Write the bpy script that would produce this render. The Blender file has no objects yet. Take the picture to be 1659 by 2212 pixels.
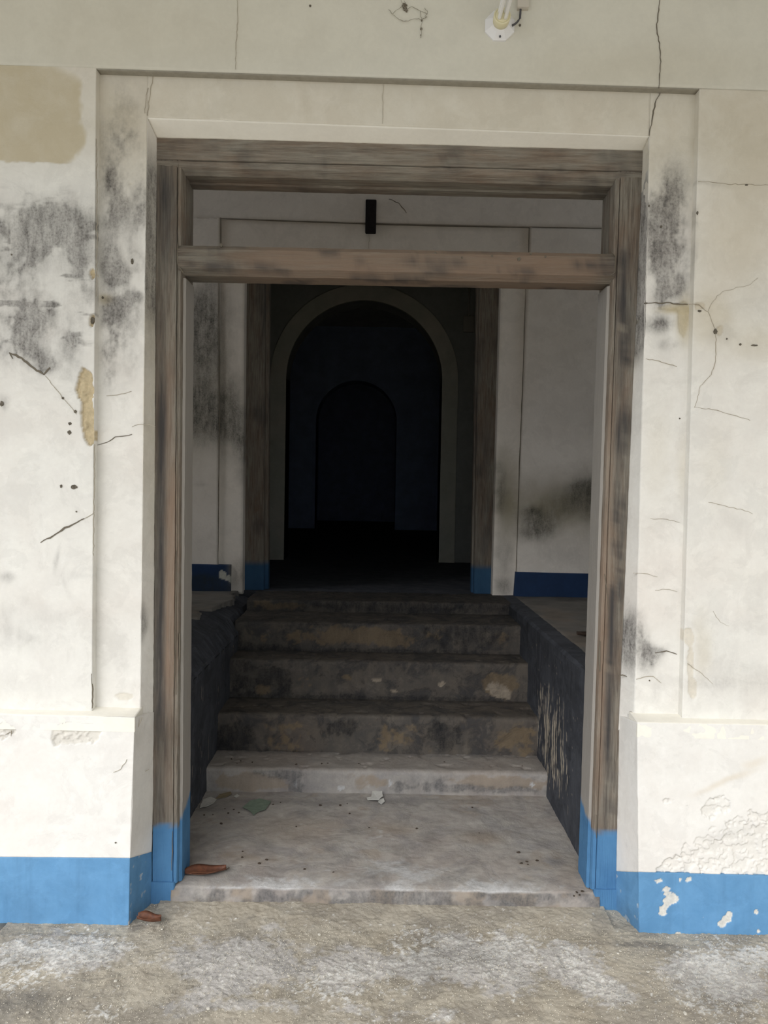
import bpy, bmesh, math, random
import numpy as np
from mathutils import Vector, Matrix

random.seed(7)
SC = bpy.context.scene
COL = SC.collection

# ------------------------------------------------------------------ camera, sky, sun, exposure
F_PX = 1700.0
IMG_W, IMG_H = 1659, 2212
CAM = Vector((0.0, -2.65, 1.5))
VPX, VPY, ROLL = 824.0, 1058.0, math.radians(1.0)
yc = Vector(((VPX - IMG_W / 2) / F_PX, -(VPY - IMG_H / 2) / F_PX, -1.0)).normalized()
zt = Vector((math.sin(ROLL), math.cos(ROLL), 0.0))
zc = (zt - yc * zt.dot(yc)).normalized()
xc = yc.cross(zc)
W2C = Matrix((xc, yc, zc)).transposed()          # world -> camera
C2W = W2C.transposed()
camd = bpy.data.cameras.new('camera')
camd.sensor_fit = 'VERTICAL'
camd.sensor_height = 36.0
camd.lens = 36.0 * F_PX / IMG_H
camd.clip_start = 0.05
camd.clip_end = 200
camo = bpy.data.objects.new('camera', camd)
camo.matrix_world = Matrix.Translation(CAM) @ C2W.to_4x4()
COL.objects.link(camo)
SC.camera = camo

world = bpy.data.worlds.new('sky')
SC.world = world
world.use_nodes = True
wn = world.node_tree
wn.nodes.clear()
w_out = wn.nodes.new('ShaderNodeOutputWorld')
w_bg = wn.nodes.new('ShaderNodeBackground')
w_bg.inputs['Color'].default_value = (0.88, 0.94, 1.0, 1)
w_bg.inputs['Strength'].default_value = 1.15
wn.links.new(w_bg.outputs[0], w_out.inputs[0])

sun = bpy.data.lights.new('sun', 'SUN')
sun.energy = 4.9
sun.angle = math.radians(60)
sun.color = (1.0, 0.975, 0.955)
suno = bpy.data.objects.new('sun', sun)
# veiled sun, behind the camera and to its left, high up
suno.rotation_euler = Vector((0.40, 0.66, -0.72)).to_track_quat('-Z', 'Y').to_euler()
COL.objects.link(suno)

SC.view_settings.view_transform = 'Standard'
SC.view_settings.look = 'None'
SC.view_settings.gamma = 1
SC.view_settings.use_curve_mapping = False
SC.view_settings.exposure = 0.0
SC.cycles.max_bounces = 10
SC.cycles.diffuse_bounces = 8


def ray(px, py):
    v = Vector(((px - IMG_W / 2) / F_PX, -(py - IMG_H / 2) / F_PX, -1.0))
    return C2W @ v


def at(px, py, Y):
    """measured photo position -> point on the upright plane at depth Y"""
    d = ray(px, py)
    return CAM + d * ((Y - CAM.y) / d.y)


def atz(px, py, Z):
    """measured photo position -> point on the level plane at height Z"""
    d = ray(px, py)
    return CAM + d * ((Z - CAM.z) / d.z)


# ------------------------------------------------------------------ numpy noise
def _h(i, j, k, seed):
    n = (i * 374761393 + j * 668265263 + k * 1442695041 + seed * 974634777).astype(np.int64) & 0xFFFFFFFF
    n = ((n ^ (n >> 13)) * 1274126177) & 0xFFFFFFFF
    n = n ^ (n >> 16)
    return (n & 0xFFFFFF) / float(0xFFFFFF)


def vnoise(P, scale, seed=0):
    p = P * scale
    i = np.floor(p).astype(np.int64)
    f = p - i
    f = f * f * (3 - 2 * f)
    out = 0
    for dx in (0, 1):
        for dy in (0, 1):
            for dz in (0, 1):
                w = (f[:, 0] if dx else 1 - f[:, 0]) * (f[:, 1] if dy else 1 - f[:, 1]) * (f[:, 2] if dz else 1 - f[:, 2])
                out = out + w * _h(i[:, 0] + dx, i[:, 1] + dy, i[:, 2] + dz, seed)
    return out


def fbm(P, scale, octv=4, rough=0.5, seed=0):
    a, t, out = 1.0, 0.0, 0
    for o in range(octv):
        out = out + a * vnoise(P, scale * 2 ** o, seed + o * 17)
        t += a
        a *= rough
    return out / t


def sstep(x, a, b):
    t = np.clip((x - a) / (b - a), 0, 1)
    return t * t * (3 - 2 * t)


def blob_field(P, items, Y=None, Z=None, warp=0.03, seed=3):
    """soft blotches on the plane Y (upright) or Z (level); items: px, py, rx, ry (photo px), strength[, lean deg]"""
    W = np.stack([fbm(P, 9, 3, .6, seed) - .5, np.zeros(len(P)), fbm(P, 9, 3, .6, seed + 50) - .5], 1) * warp * 2
    U = P[:, 0] + W[:, 0]
    V = (P[:, 2] if Y is not None else P[:, 1]) + W[:, 2]
    out = np.zeros(len(P))
    for it in items:
        px, py, rx, ry, s = it[:5]
        a = math.radians(it[5]) if len(it) > 5 else 0.0
        if Y is not None:
            c = at(px, py, Y)
            k = (Y - CAM.y) / F_PX
            cu, cv, ru, rv = c.x, c.z, rx * k, ry * k
        else:
            c = atz(px, py, Z)
            k = (c.y - CAM.y) / F_PX
            cu, cv, ru = c.x, c.y, rx * k
            rv = abs(atz(px, py - ry, Z).y - c.y)
        du, dv = U - cu, V - cv
        du, dv = du * math.cos(a) + dv * math.sin(a), -du * math.sin(a) + dv * math.cos(a)
        r2 = (du / ru) ** 2 + (dv / rv) ** 2
        out += s * np.exp(-r2 ** 1.3)
    return out


# ------------------------------------------------------------------ materials
class NT:
    def __init__(self, name):
        self.m = bpy.data.materials.new(name)
        self.m.use_nodes = True
        self.t = self.m.node_tree
        self.t.nodes.clear()
        self.out = self.n('ShaderNodeOutputMaterial')
        self.b = self.n('ShaderNodeBsdfPrincipled')
        self.l(self.b.outputs[0], self.out.inputs[0])

    def n(self, k, **kw):
        x = self.t.nodes.new(k)
        for a, v in kw.items():
            setattr(x, a, v)
        return x

    def l(self, a, b):
        self.t.links.new(a, b)

    def val(self, sock, v):
        if isinstance(v, (int, float)):
            sock.default_value = v
        elif isinstance(v, tuple):
            sock.default_value = (*v, 1) if len(v) == 3 else v
        else:
            self.l(v, sock)

    def math(self, op, a, b=0.0, clamp=False):
        x = self.n('ShaderNodeMath', operation=op, use_clamp=clamp)
        self.val(x.inputs[0], a)
        self.val(x.inputs[1], b)
        return x.outputs[0]

    def mix(self, f, a, b, mode='MIX'):
        x = self.n('ShaderNodeMix', data_type='RGBA', blend_type=mode)
        self.val(x.inputs[0], f)
        self.val(x.inputs[6], a)
        self.val(x.inputs[7], b)
        return x.outputs[2]

    def rng(self, v, a, b, c=0.0, d=1.0):
        x = self.n('ShaderNodeMapRange')
        self.val(x.inputs[0], v)
        for i, q in enumerate((a, b, c, d)):
            x.inputs[i + 1].default_value = q
        return x.outputs[0]

    def pos(self, scale=(1, 1, 1), off=(0, 0, 0)):
        g = self.n('ShaderNodeTexCoord')
        mp = self.n('ShaderNodeMapping')
        mp.inputs['Scale'].default_value = scale
        mp.inputs['Location'].default_value = off
        self.l(g.outputs['Object'], mp.inputs[0])
        return mp.outputs[0]

    def noise(self, vec, scale, detail=6, rough=.6, dist=0.0):
        x = self.n('ShaderNodeTexNoise')
        self.l(vec, x.inputs['Vector'])
        x.inputs['Scale'].default_value = scale
        x.inputs['Detail'].default_value = detail
        x.inputs['Roughness'].default_value = rough
        x.inputs['Distortion'].default_value = dist
        return x.outputs[0]

    def masks(self):
        a = self.n('ShaderNodeAttribute', attribute_name='mask')
        s = self.n('ShaderNodeSeparateColor')
        self.l(a.outputs['Color'], s.inputs[0])
        return s.outputs

    def bump(self, h, strength=.3, dist=.004):
        x = self.n('ShaderNodeBump')
        x.inputs['Strength'].default_value = strength
        x.inputs['Distance'].default_value = dist
        self.l(h, x.inputs['Height'])
        self.l(x.outputs[0], self.b.inputs['Normal'])


def plaster(name, base, base2, stain=(.085, .078, .074), tan=(.42, .35, .22), peel=(.60, .57, .50),
            rough=.9, streak=0.0, mott=1.0, grime=.25, bump=.35, warm=(.70, .58, .50), fine=60, coat=.12, coatc=None, soft=.02):
    t = NT(name)
    p = t.pos()
    big = t.noise(p, 2.2, 5, .6)
    med = t.noise(p, 9, 8, .65, .4)
    fin = t.noise(p, fine, 6, .65)
    col = t.mix(t.rng(med, .38, .66), base, base2)
    col = t.mix(t.math('MULTIPLY', t.rng(big, .45, .72), .30 * mott), col, warm)
    col = t.mix(t.math('MULTIPLY', t.rng(fin, .35, .75), .10), col, tuple(c * .6 for c in base2))
    cn = t.noise(t.pos((1, 1, 1), (5, 2, 7)), 6.5, 12, .70, .6)
    c1 = t.rng(cn, .545 - soft, .545 + soft)
    c2 = t.rng(t.noise(t.pos((1, 1, 1), (1, 9, 4)), 15, 12, .72, .4), .585 - soft, .585 + soft)
    col = t.mix(t.math('MULTIPLY', c1, coat), col, coatc or tuple(c * .62 for c in base2))
    col = t.mix(t.math('MULTIPLY', c2, coat * .9), col, tuple(min(1, c * 1.25) for c in base))
    mr, mg, mb = t.masks()[:3]
    col = t.mix(t.math('MULTIPLY', mg, t.rng(med, .2, .55, .75, 1.0), True), col, tan)
    pe = t.mix(t.rng(fin, .35, .7), peel, tuple(c * .72 for c in peel))
    col = t.mix(mb, col, pe)
    if streak:
        ps = t.pos((14, 14, 1.2))
        st = t.noise(ps, 1.6, 6, .6)
        col = t.mix(t.math('MULTIPLY', t.rng(st, .5, .75), streak), col, tuple(c * .45 for c in base2))
    sn = t.noise(t.pos((1, 1, .6), (3, 1, 2)), 22, 12, .78, .3)
    sp = t.noise(p, 130, 3, .6)
    vs = t.noise(t.pos((1, 1, .16), (8, 1, 2)), 30, 8, .7, .2)
    k = t.math('ADD', t.math('MULTIPLY', t.rng(sn, .32, .72), .52), t.math('MULTIPLY', t.rng(sp, .45, .68), .18))
    k = t.math('ADD', k, t.math('MULTIPLY', t.rng(vs, .35, .7), .38))
    k = t.math('ADD', k, .26)
    f = t.math('MULTIPLY', mr, k, True)
    gr = t.math('MULTIPLY', t.rng(t.noise(p, 5, 10, .75, .5), .58, .80), grime)
    f = t.math('MAXIMUM', f, gr, True)
    col = t.mix(t.math('MULTIPLY', f, .92), col, stain)
    t.l(col, t.b.inputs['Base Color'])
    t.b.inputs['Roughness'].default_value = rough
    t.b.inputs['Specular IOR Level'].default_value = .25
    h = t.math('ADD', t.math('MULTIPLY', fin, .4), t.math('MULTIPLY', med, .8))
    h = t.math('SUBTRACT', h, t.math('MULTIPLY', c1, coat * 1.2))
    t.bump(h, bump, .004)
    return t.m


def wood(name, axis='Z', tone=1.0, pale=None, bt=1.0):
    t = NT(name)
    s = {'Z': (1, 1, .055), 'X': (.055, 1, 1)}[axis]
    g = t.noise(t.pos(s), 120, 10, .68, .5)
    g2 = t.noise(t.pos(tuple(v * 2.6 if v == 1 else v for v in s)), 120, 6, .6)
    big = t.noise(t.pos((1, 1, .22) if axis == 'Z' else (.22, 1, 1)), 13, 10, .7, .4)
    grey = tuple(c * tone for c in (.235, .215, .180))
    brown = tuple(c * tone for c in (.180, .130, .095))
    dark = tuple(c * tone for c in (.060, .045, .036))
    col = t.mix(t.rng(big, .42, .68), grey, brown)
    col = t.mix(t.math('MULTIPLY', t.rng(g, .42, .70), .75 if axis == 'Z' else .62), col, dark)
    col = t.mix(t.math('MULTIPLY', t.rng(g2, .56, .74), .35), col, tuple(c * tone for c in (.42, .36, .30)))
    if pale:
        col = t.mix(.80, col, pale)
    mr, mg, mb = t.masks()[:3]
    pn = t.rng(t.noise(t.pos(s), 60, 8, .7), .30, .62)
    col = t.mix(t.math('MULTIPLY', mg, t.rng(pn, 0, 1, .5, 1), True), col, tuple(c * tone for c in (.285, .200, .145)))
    col = t.mix(t.math('MULTIPLY', mr, t.rng(pn, 0, 1, .6, 1.2), True), col, (.055, .051, .050))
    blue = t.mix(t.rng(t.noise(t.pos(), 9, 6, .6), .35, .7), tuple(c * bt for c in (.085, .225, .42)), tuple(c * bt for c in (.060, .17, .34)))
    wear = t.rng(t.noise(t.pos(s), 55, 7, .7), .66, .72)
    col = t.mix(t.math('MULTIPLY', mb, t.math('SUBTRACT', 1.0, wear), True), col, blue)
    t.l(col, t.b.inputs['Base Color'])
    t.b.inputs['Roughness'].default_value = .85
    t.b.inputs['Specular IOR Level'].default_value = .25
    t.bump(t.math('ADD', g, g2), .6, .004)
    return t.m


def flat(name, c, rough=.7, spec=.3, var=.0, scale=30, c2=None, metal=0.0):
    t = NT(name)
    if var or c2:
        n = t.noise(t.pos(), scale, 6, .65)
        col = t.mix(t.rng(n, .35, .65), c, c2 or tuple(x * (1 - var) for x in c))
        t.l(col, t.b.inputs['Base Color'])
        t.bump(n, .2, .002)
    else:
        t.b.inputs['Base Color'].default_value = (*c, 1)
    t.b.inputs['Roughness'].default_value = rough
    t.b.inputs['Specular IOR Level'].default_value = spec
    t.b.inputs['Metallic'].default_value = metal
    return t.m


M = {}
M['wall'] = plaster('whitewashed_plaster', (.80, .79, .75), (.74, .725, .69), grime=.10, tan=(.50, .43, .29), peel=(.60, .50, .33), warm=(.76, .68, .61))
M['trim'] = plaster('trim_plaster', (.80, .785, .745), (.735, .715, .675), grime=.08, tan=(.52, .45, .30), peel=(.62, .54, .38), warm=(.76, .67, .61))
M['frieze'] = plaster('frieze_plaster', (.70, .685, .61), (.665, .65, .58), grime=.02, mott=.5, bump=.15, warm=(.66, .62, .54), coat=.04)
M['soffit'] = plaster('lit_pale_plaster', (.90, .875, .80), (.86, .835, .76), grime=.0, mott=.3, bump=.2, coat=.03)  # extra pale; puts the brightness of lit ledges into the colour
M['dado'] = plaster('dado_plaster', (.83, .82, .79), (.78, .765, .735), grime=.05, tan=(.66, .58, .46), peel=(.70, .67, .60), warm=(.80, .72, .66))
M['blue'] = plaster('blue_paint', (.135, .315, .55), (.105, .265, .48), stain=(.05, .10, .16), peel=(.74, .73, .68), tan=(.35, .30, .22),
                    warm=(.17, .36, .58), grime=.12, streak=.22, rough=.6, bump=.25)
M['navy'] = plaster('old_blue_paint', (.013, .038, .105), (.011, .031, .085), stain=(.02, .03, .04), peel=(.50, .50, .45), warm=(.013, .036, .085),
                    grime=.3, rough=.7)
M['hall'] = plaster('hall_plaster', (.76, .72, .67), (.71, .67, .62), stain=(.035, .036, .028), tan=(.22, .19, .10), grime=.10, warm=(.66, .60, .53), bump=.2)
M['hall_pale'] = plaster('hall_trim_plaster', (.78, .73, .67), (.72, .68, .62), stain=(.035, .036, .028), tan=(.22, .19, .10), grime=.10, warm=(.68, .61, .54), bump=.2)
M['deep'] = flat('bluish_distemper', (.40, .50, .66), .9, .2, .2, 4)
M['band'] = plaster('arch_band_plaster', (.42, .42, .36), (.38, .38, .32), grime=.2)
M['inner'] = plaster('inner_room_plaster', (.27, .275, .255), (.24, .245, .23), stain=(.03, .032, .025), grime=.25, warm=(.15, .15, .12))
M['landing'] = plaster('landing_concrete', (.43, .405, .375), (.34, .315, .295), stain=(.085, .085, .088), tan=(.33, .27, .21), peel=(.60, .60, .605),
                       warm=(.40, .30, .25), grime=.35, bump=.8, fine=110, coat=.34, coatc=(.22, .22, .24), soft=.075)
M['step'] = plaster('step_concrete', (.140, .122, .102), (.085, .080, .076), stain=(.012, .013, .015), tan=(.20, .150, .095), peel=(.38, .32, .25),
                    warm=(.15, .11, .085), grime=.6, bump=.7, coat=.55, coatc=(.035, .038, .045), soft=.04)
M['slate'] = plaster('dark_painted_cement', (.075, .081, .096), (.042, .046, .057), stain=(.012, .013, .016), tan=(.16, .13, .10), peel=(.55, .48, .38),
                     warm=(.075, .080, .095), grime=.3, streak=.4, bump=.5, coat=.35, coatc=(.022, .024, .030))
M['hallfloor'] = plaster('hall_floor_cement', (.20, .19, .175), (.155, .15, .14), stain=(.03, .03, .03), tan=(.25, .19, .14), warm=(.20, .17, .14), grime=.3)
M['porch'] = plaster('porch_cement', (.485, .445, .375), (.385, .345, .285), stain=(.14, .135, .13), tan=(.54, .52, .51), peel=(.80, .79, .77),
                     warm=(.44, .38, .28), grime=.4, bump=1.2, fine=230, coat=.30, coatc=(.22, .205, .19), soft=.05)
M['woodV'] = wood('weathered_wood_upright', 'Z')
M['woodH'] = wood('weathered_wood_level', 'X', 1.1)
M['woodB'] = wood('weathered_wood_bar', 'X', .78)
M['pale'] = flat('grey_painted_rebate', (.34, .325, .30), .85, .2, .22, 35)
M['woodP'] = wood('grey_painted_wood', 'Z', 1.0, (.37, .35, .325))
M['woodD'] = wood('hall_door_wood', 'Z', .85, None, .42)
M['hair'] = flat('hairline_crack', (.43, .39, .32), .95, .1)
M['under_shade'] = flat('painted_underside_shade', (.34, .32, .27), .95, .1, .15, 40)  # dark tone standing in for shade below the upper wall
M['crack'] = flat('crack_dark', (.16, .14, .11), .95, .1)
M['hole'] = flat('hole_dark', (.17, .15, .12), .95, .1, .5, 200)
M['leaf'] = flat('dry_leaf', (.17, .065, .035), .6, .4, 0, 60, (.095, .04, .025))
M['leafvein'] = flat('leaf_vein', (.22, .10, .055), .6)
M['leafdark'] = flat('dark_leaf', (.06, .04, .03), .7, .3, .4, 60)
M['whitepl'] = flat('white_plastic', (.78, .78, .80), .45, .5)
M['creampl'] = flat('cream_plastic', (.74, .69, .47), .45, .5)
M['tube'] = flat('lamp_tube_glass', (.86, .86, .86), .25, .6)
M['trunk'] = flat('painted_trunking', (.56, .52, .46), .6)
M['cable'] = flat('cable_grey', (.09, .09, .10), .5)
M['web'] = flat('dusty_cobweb', (.33, .31, .26), .95, .1)
M['webdark'] = flat('web_dust', (.20, .17, .13), .95, .1, .4, 90)
M['green'] = flat('green_paint_flake', (.22, .28, .22), .8, .2, .25, 40)
M['flake'] = flat('pale_paint_flake', (.58, .57, .54), .8, .2, .2, 60)
M['flaketan'] = flat('tan_flake', (.27, .22, .14), .9, .2, .3, 60)
M['paper'] = flat('torn_paper', (.66, .66, .63), .8, .2, .1, 60)
M['block'] = flat('dark_hardwood', (.016, .013, .014), .8, .2, .4, 50)
M['rubber'] = flat('torn_black_strip', (.03, .04, .04), .7)
M['crumb'] = flat('dirt_crumb', (.09, .07, .055), .95, .1, .4, 200)
M['grit'] = flat('pale_grit', (.66, .63, .56), .9, .2, .3, 300)
M['box'] = flat('switch_box_plastic', (.30, .28, .24), .6)


# ------------------------------------------------------------------ object helpers
def tag(o, label=None, cat=None, group=None, kind=None):
    for k, v in (('label', label), ('category', cat), ('group', group), ('kind', kind)):
        if v:
            o[k] = v
    return o


def empty(name, loc=(0, 0, 0)):
    o = bpy.data.objects.new(name, None)
    o.location = loc
    o.empty_display_size = .05
    COL.objects.link(o)
    return o


def link(name, me, m, parent=None):
    o = bpy.data.objects.new(name, me)
    me.materials.append(m)
    COL.objects.link(o)
    if parent:
        o.parent = parent
        if parent.type == 'EMPTY' or parent.location.length > 0:
            o.matrix_parent_inverse = Matrix.Translation(-parent.location)
    return o


def mesh_from(verts, faces, smooth=False):
    me = bpy.data.meshes.new('mesh')
    me.from_pydata([tuple(v) for v in verts], [], faces)
    me.update()
    bm = bmesh.new()
    bm.from_mesh(me)
    bmesh.ops.recalc_face_normals(bm, faces=bm.faces)
    bm.to_mesh(me)
    bm.free()
    if smooth:
        me.polygons.foreach_set('use_smooth', [True] * len(me.polygons))
    return me


def set_mask(me, Mk):
    a = me.attributes.new('mask', 'FLOAT_COLOR', 'POINT')
    n = len(me.vertices)
    c = np.ones((n, 4), dtype=np.float32)
    c[:, :3] = np.clip(Mk[:n], 0, 1)
    a.data.foreach_set('color', c.ravel())


def slab(name, bl, br, tr, tl, depth, res, m, parent=None, fn=None, rough=0.0015, smooth=True):
    """solid plate: a finely divided front (corners given) with real thickness 'depth' (vector) behind it.
    fn(P) -> (mask Nx3, inward offset N)"""
    bl, br, tr, tl, depth = map(Vector, (bl, br, tr, tl, depth))
    nu = max(2, int(max((br - bl).length, (tr - tl).length) / res) + 1)
    nv = max(2, int(max((tl - bl).length, (tr - br).length) / res) + 1)
    u = np.linspace(0, 1, nu)[None, :, None]
    v = np.linspace(0, 1, nv)[:, None, None]
    A = [np.array(q)[None, None, :] for q in (bl, br, tr, tl)]
    P = (A[0] * (1 - u) * (1 - v) + A[1] * u * (1 - v) + A[2] * u * v + A[3] * (1 - u) * v).reshape(-1, 3)
    mask = np.zeros((len(P), 3))
    off = np.zeros(len(P))
    if fn:
        mask, off = fn(P)
    d = np.array(depth.normalized())
    if rough:
        off = off + (fbm(P, 5, 3, .5, 5) - .5) * rough * 3 + (fbm(P, 40, 2, .5, 9) - .5) * rough
    Pf = P + d[None, :] * off[:, None]
    idx = np.arange(nu * nv).reshape(nv, nu)
    border = list(idx[0, :]) + list(idx[1:, -1]) + list(idx[-1, :-1][::-1]) + list(idx[1:-1, 0][::-1])
    back = P[border] + np.array(depth)[None, :]
    V = np.vstack([Pf, back])
    q = np.stack([idx[:-1, :-1], idx[:-1, 1:], idx[1:, 1:], idx[1:, :-1]], -1).reshape(-1, 4)
    n0, nb = nu * nv, len(border)
    sides = [(border[i], border[(i + 1) % nb], n0 + (i + 1) % nb, n0 + i) for i in range(nb)]
    faces = q.tolist() + sides + [tuple(n0 + i for i in range(nb))]
    me = mesh_from(V, faces)
    sm = np.zeros(len(me.polygons), dtype=bool)
    sm[:len(q)] = smooth
    me.polygons.foreach_set('use_smooth', sm)
    set_mask(me, np.vstack([mask, mask[border]]))
    return link(name, me, m, parent)


def profile_bar(name, prof, a, b, m, parent=None, res=.02, fn=None, up='Z', rough=.0012, mitre=(0, 0)):
    """extrude a closed 2D profile from a to b. up='Z': profile is (x,y) offsets; up='X': profile is (y,z) offsets.
    mitre: how far each end is drawn in per unit of the second profile number."""
    a, b = Vector(a), Vector(b)
    n = max(2, int((b - a).length / res) + 1)
    # densify the profile
    pr = []
    for i, p in enumerate(prof):
        q = prof[(i + 1) % len(prof)]
        k = max(1, int(math.dist(p, q) / .02))
        for j in range(k):
            pr.append((p[0] + (q[0] - p[0]) * j / k, p[1] + (q[1] - p[1]) * j / k))
    V = []
    for i in range(n):
        t = i / (n - 1)
        c = a.lerp(b, t)
        for p in pr:
            if up == 'Z':
                V.append((c.x + p[0], c.y + p[1], c.z))
            else:
                V.append((c.x + (mitre[0] if i == 0 else mitre[1] if i == n - 1 else 0) * p[1], c.y + p[0], c.z + p[1]))
    V = np.array(V)
    mask = np.zeros((len(V), 3))
    if fn:
        mask, off = fn(V)
        V = V + off
    nz = np.stack([fbm(V + 7.3, 30, 2, .5, 21) - .5, fbm(V + 3.1, 30, 2, .5, 22) - .5, fbm(V, 30, 2, .5, 23) - .5], 1) * rough * 2
    V = V + nz
    k = len(pr)
    F = [(i * k + j, i * k + (j + 1) % k, (i + 1) * k + (j + 1) % k, (i + 1) * k + j) for i in range(n - 1) for j in range(k)]
    F += [tuple(range(k)), tuple((n - 1) * k + j for j in range(k))]
    me = mesh_from(V, F)
    set_mask(me, mask)
    return link(name, me, m, parent)


def box(name, lo, hi, m, parent=None, bev=0.0):
    bm = bmesh.new()
    bmesh.ops.create_cube(bm, size=1)
    lo, hi = Vector(lo), Vector(hi)
    for v in bm.verts:
        v.co = Vector(((lo[i] + hi[i]) / 2 + v.co[i] * (hi[i] - lo[i])) for i in range(3))
    if bev:
        bmesh.ops.bevel(bm, geom=bm.edges[:], offset=bev, segments=2, affect='EDGES')
    me = bpy.data.meshes.new('mesh')
    bm.to_mesh(me)
    bm.free()
    return link(name, me, m, parent)


def crack(pts, Y, w, parent, m='crack', jit=1.3, name='crack', step=7):
    """a fissure along measured points on the upright plane Y, w = greatest width in photo px"""
    k = (Y - CAM.y) / F_PX
    P = []
    for i in range(len(pts) - 1):
        (x0, y0), (x1, y1) = pts[i], pts[i + 1]
        n = max(1, int(math.hypot(x1 - x0, y1 - y0) / step))
        for j in range(n):
            t = j / n
            jj = jit if (i or j) else 0
            P.append((x0 + (x1 - x0) * t + random.uniform(-jj, jj), y0 + (y1 - y0) * t + random.uniform(-jj, jj)))
    P.append(pts[-1])
    Q = [at(x, y, Y) for x, y in P]
    V, F = [], []
    n = len(Q)
    for i, q in enumerate(Q):
        d = (Q[min(i + 1, n - 1)] - Q[max(i - 1, 0)])
        nrm = Vector((-d.z, 0, d.x)).normalized()
        t = i / (n - 1)
        ww = w * k * .36 * (0.25 + .75 * math.sin(math.pi * min(max(t, .04), .96)) ** .5) * random.uniform(.55, 1.15)
        for s, yy in ((-1, -.0022), (1, -.0022), (1, .003), (-1, .003)):
            V.append(q + nrm * ww * s + Vector((0, yy, 0)))
    for i in range(n - 1):
        for j in range(4):
            F.append((i * 4 + j, i * 4 + (j + 1) % 4, (i + 1) * 4 + (j + 1) % 4, (i + 1) * 4 + j))
    F += [(0, 1, 2, 3), tuple((n - 1) * 4 + j for j in (3, 2, 1, 0))]
    return link(name, mesh_from(V, F), M['hair' if m == 'crack' and name == 'crack' and w < 2.1 else m], parent)


def pit(px, py, rx, ry, Y, parent, m='hole', name='hole', seed=0):
    """small ragged knock-out in a wall face"""
    rr = random.Random(seed + int(px) * 31 + int(py))
    c = at(px, py, Y)
    k = (Y - CAM.y) / F_PX * .82
    n = 14
    V = []
    for yy in (-.0024, .004):
        for i in range(n):
            a = 2 * math.pi * i / n
            r = rr.uniform(.7, 1.15)
            V.append(c + Vector((math.cos(a) * rx * k * r, yy, math.sin(a) * ry * k * r)))
    V[:n] = [v for v in V[:n]]
    F = [tuple(range(n)), tuple(range(2 * n - 1, n - 1, -1))] + [(i, (i + 1) % n, n + (i + 1) % n, n + i) for i in range(n)]
    return link(name, mesh_from(V, F), M[m], parent)


def tube(name, pts, r, m, parent=None, n=8, closed=False):
    V, F = [], []
    pts = [Vector(p) for p in pts]
    for i, p in enumerate(pts):
        d = (pts[min(i + 1, len(pts) - 1)] - pts[max(i - 1, 0)]).normalized()
        up = Vector((0, 0, 1)) if abs(d.z) < .9 else Vector((1, 0, 0))
        a = d.cross(up).normalized()
        b = d.cross(a)
        rr = r[i] if isinstance(r, (list, tuple)) else r
        for j in range(n):
            t = 2 * math.pi * j / n
            V.append(p + a * math.cos(t) * rr + b * math.sin(t) * rr)
    for i in range(len(pts) - 1):
        for j in range(n):
            F.append((i * n + j, i * n + (j + 1) % n, (i + 1) * n + (j + 1) % n, (i + 1) * n + j))
    F += [tuple(range(n)), tuple((len(pts) - 1) * n + j for j in range(n - 1, -1, -1))]
    return link(name, mesh_from(V, F, True), m, parent)


def lathe_y(name, prof, c, m, parent=None, n=24, phase=0.0):
    """turned shape about the axis pointing out of the wall (-Y): prof = (radius, distance out)"""
    c = Vector(c)
    V, F = [], []
    for r, d in prof:
        for j in range(n):
            t = 2 * math.pi * j / n + phase
            V.append(c + Vector((math.cos(t) * r, -d, math.sin(t) * r)))
    for i in range(len(prof) - 1):
        for j in range(n):
            F.append((i * n + j, i * n + (j + 1) % n, (i + 1) * n + (j + 1) % n, (i + 1) * n + j))
    F += [tuple(range(n)), tuple((len(prof) - 1) * n + j for j in range(n - 1, -1, -1))]
    return link(name, mesh_from(V, F, n > 12), m, parent)


# ------------------------------------------------------------------ planes of the front wall
Y_DADO, Y_PANEL, Y_SURR, Y_FRAME = 0.0, 0.045, 0.08, 0.15
Z_PORCH, Z_LAND, Z_HALL = 0.0, 0.065, 0.81
WALL_BACK = 0.45

# ================================================================== STRUCTURE
wall = tag(empty('wall_front'), kind='structure')


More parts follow.
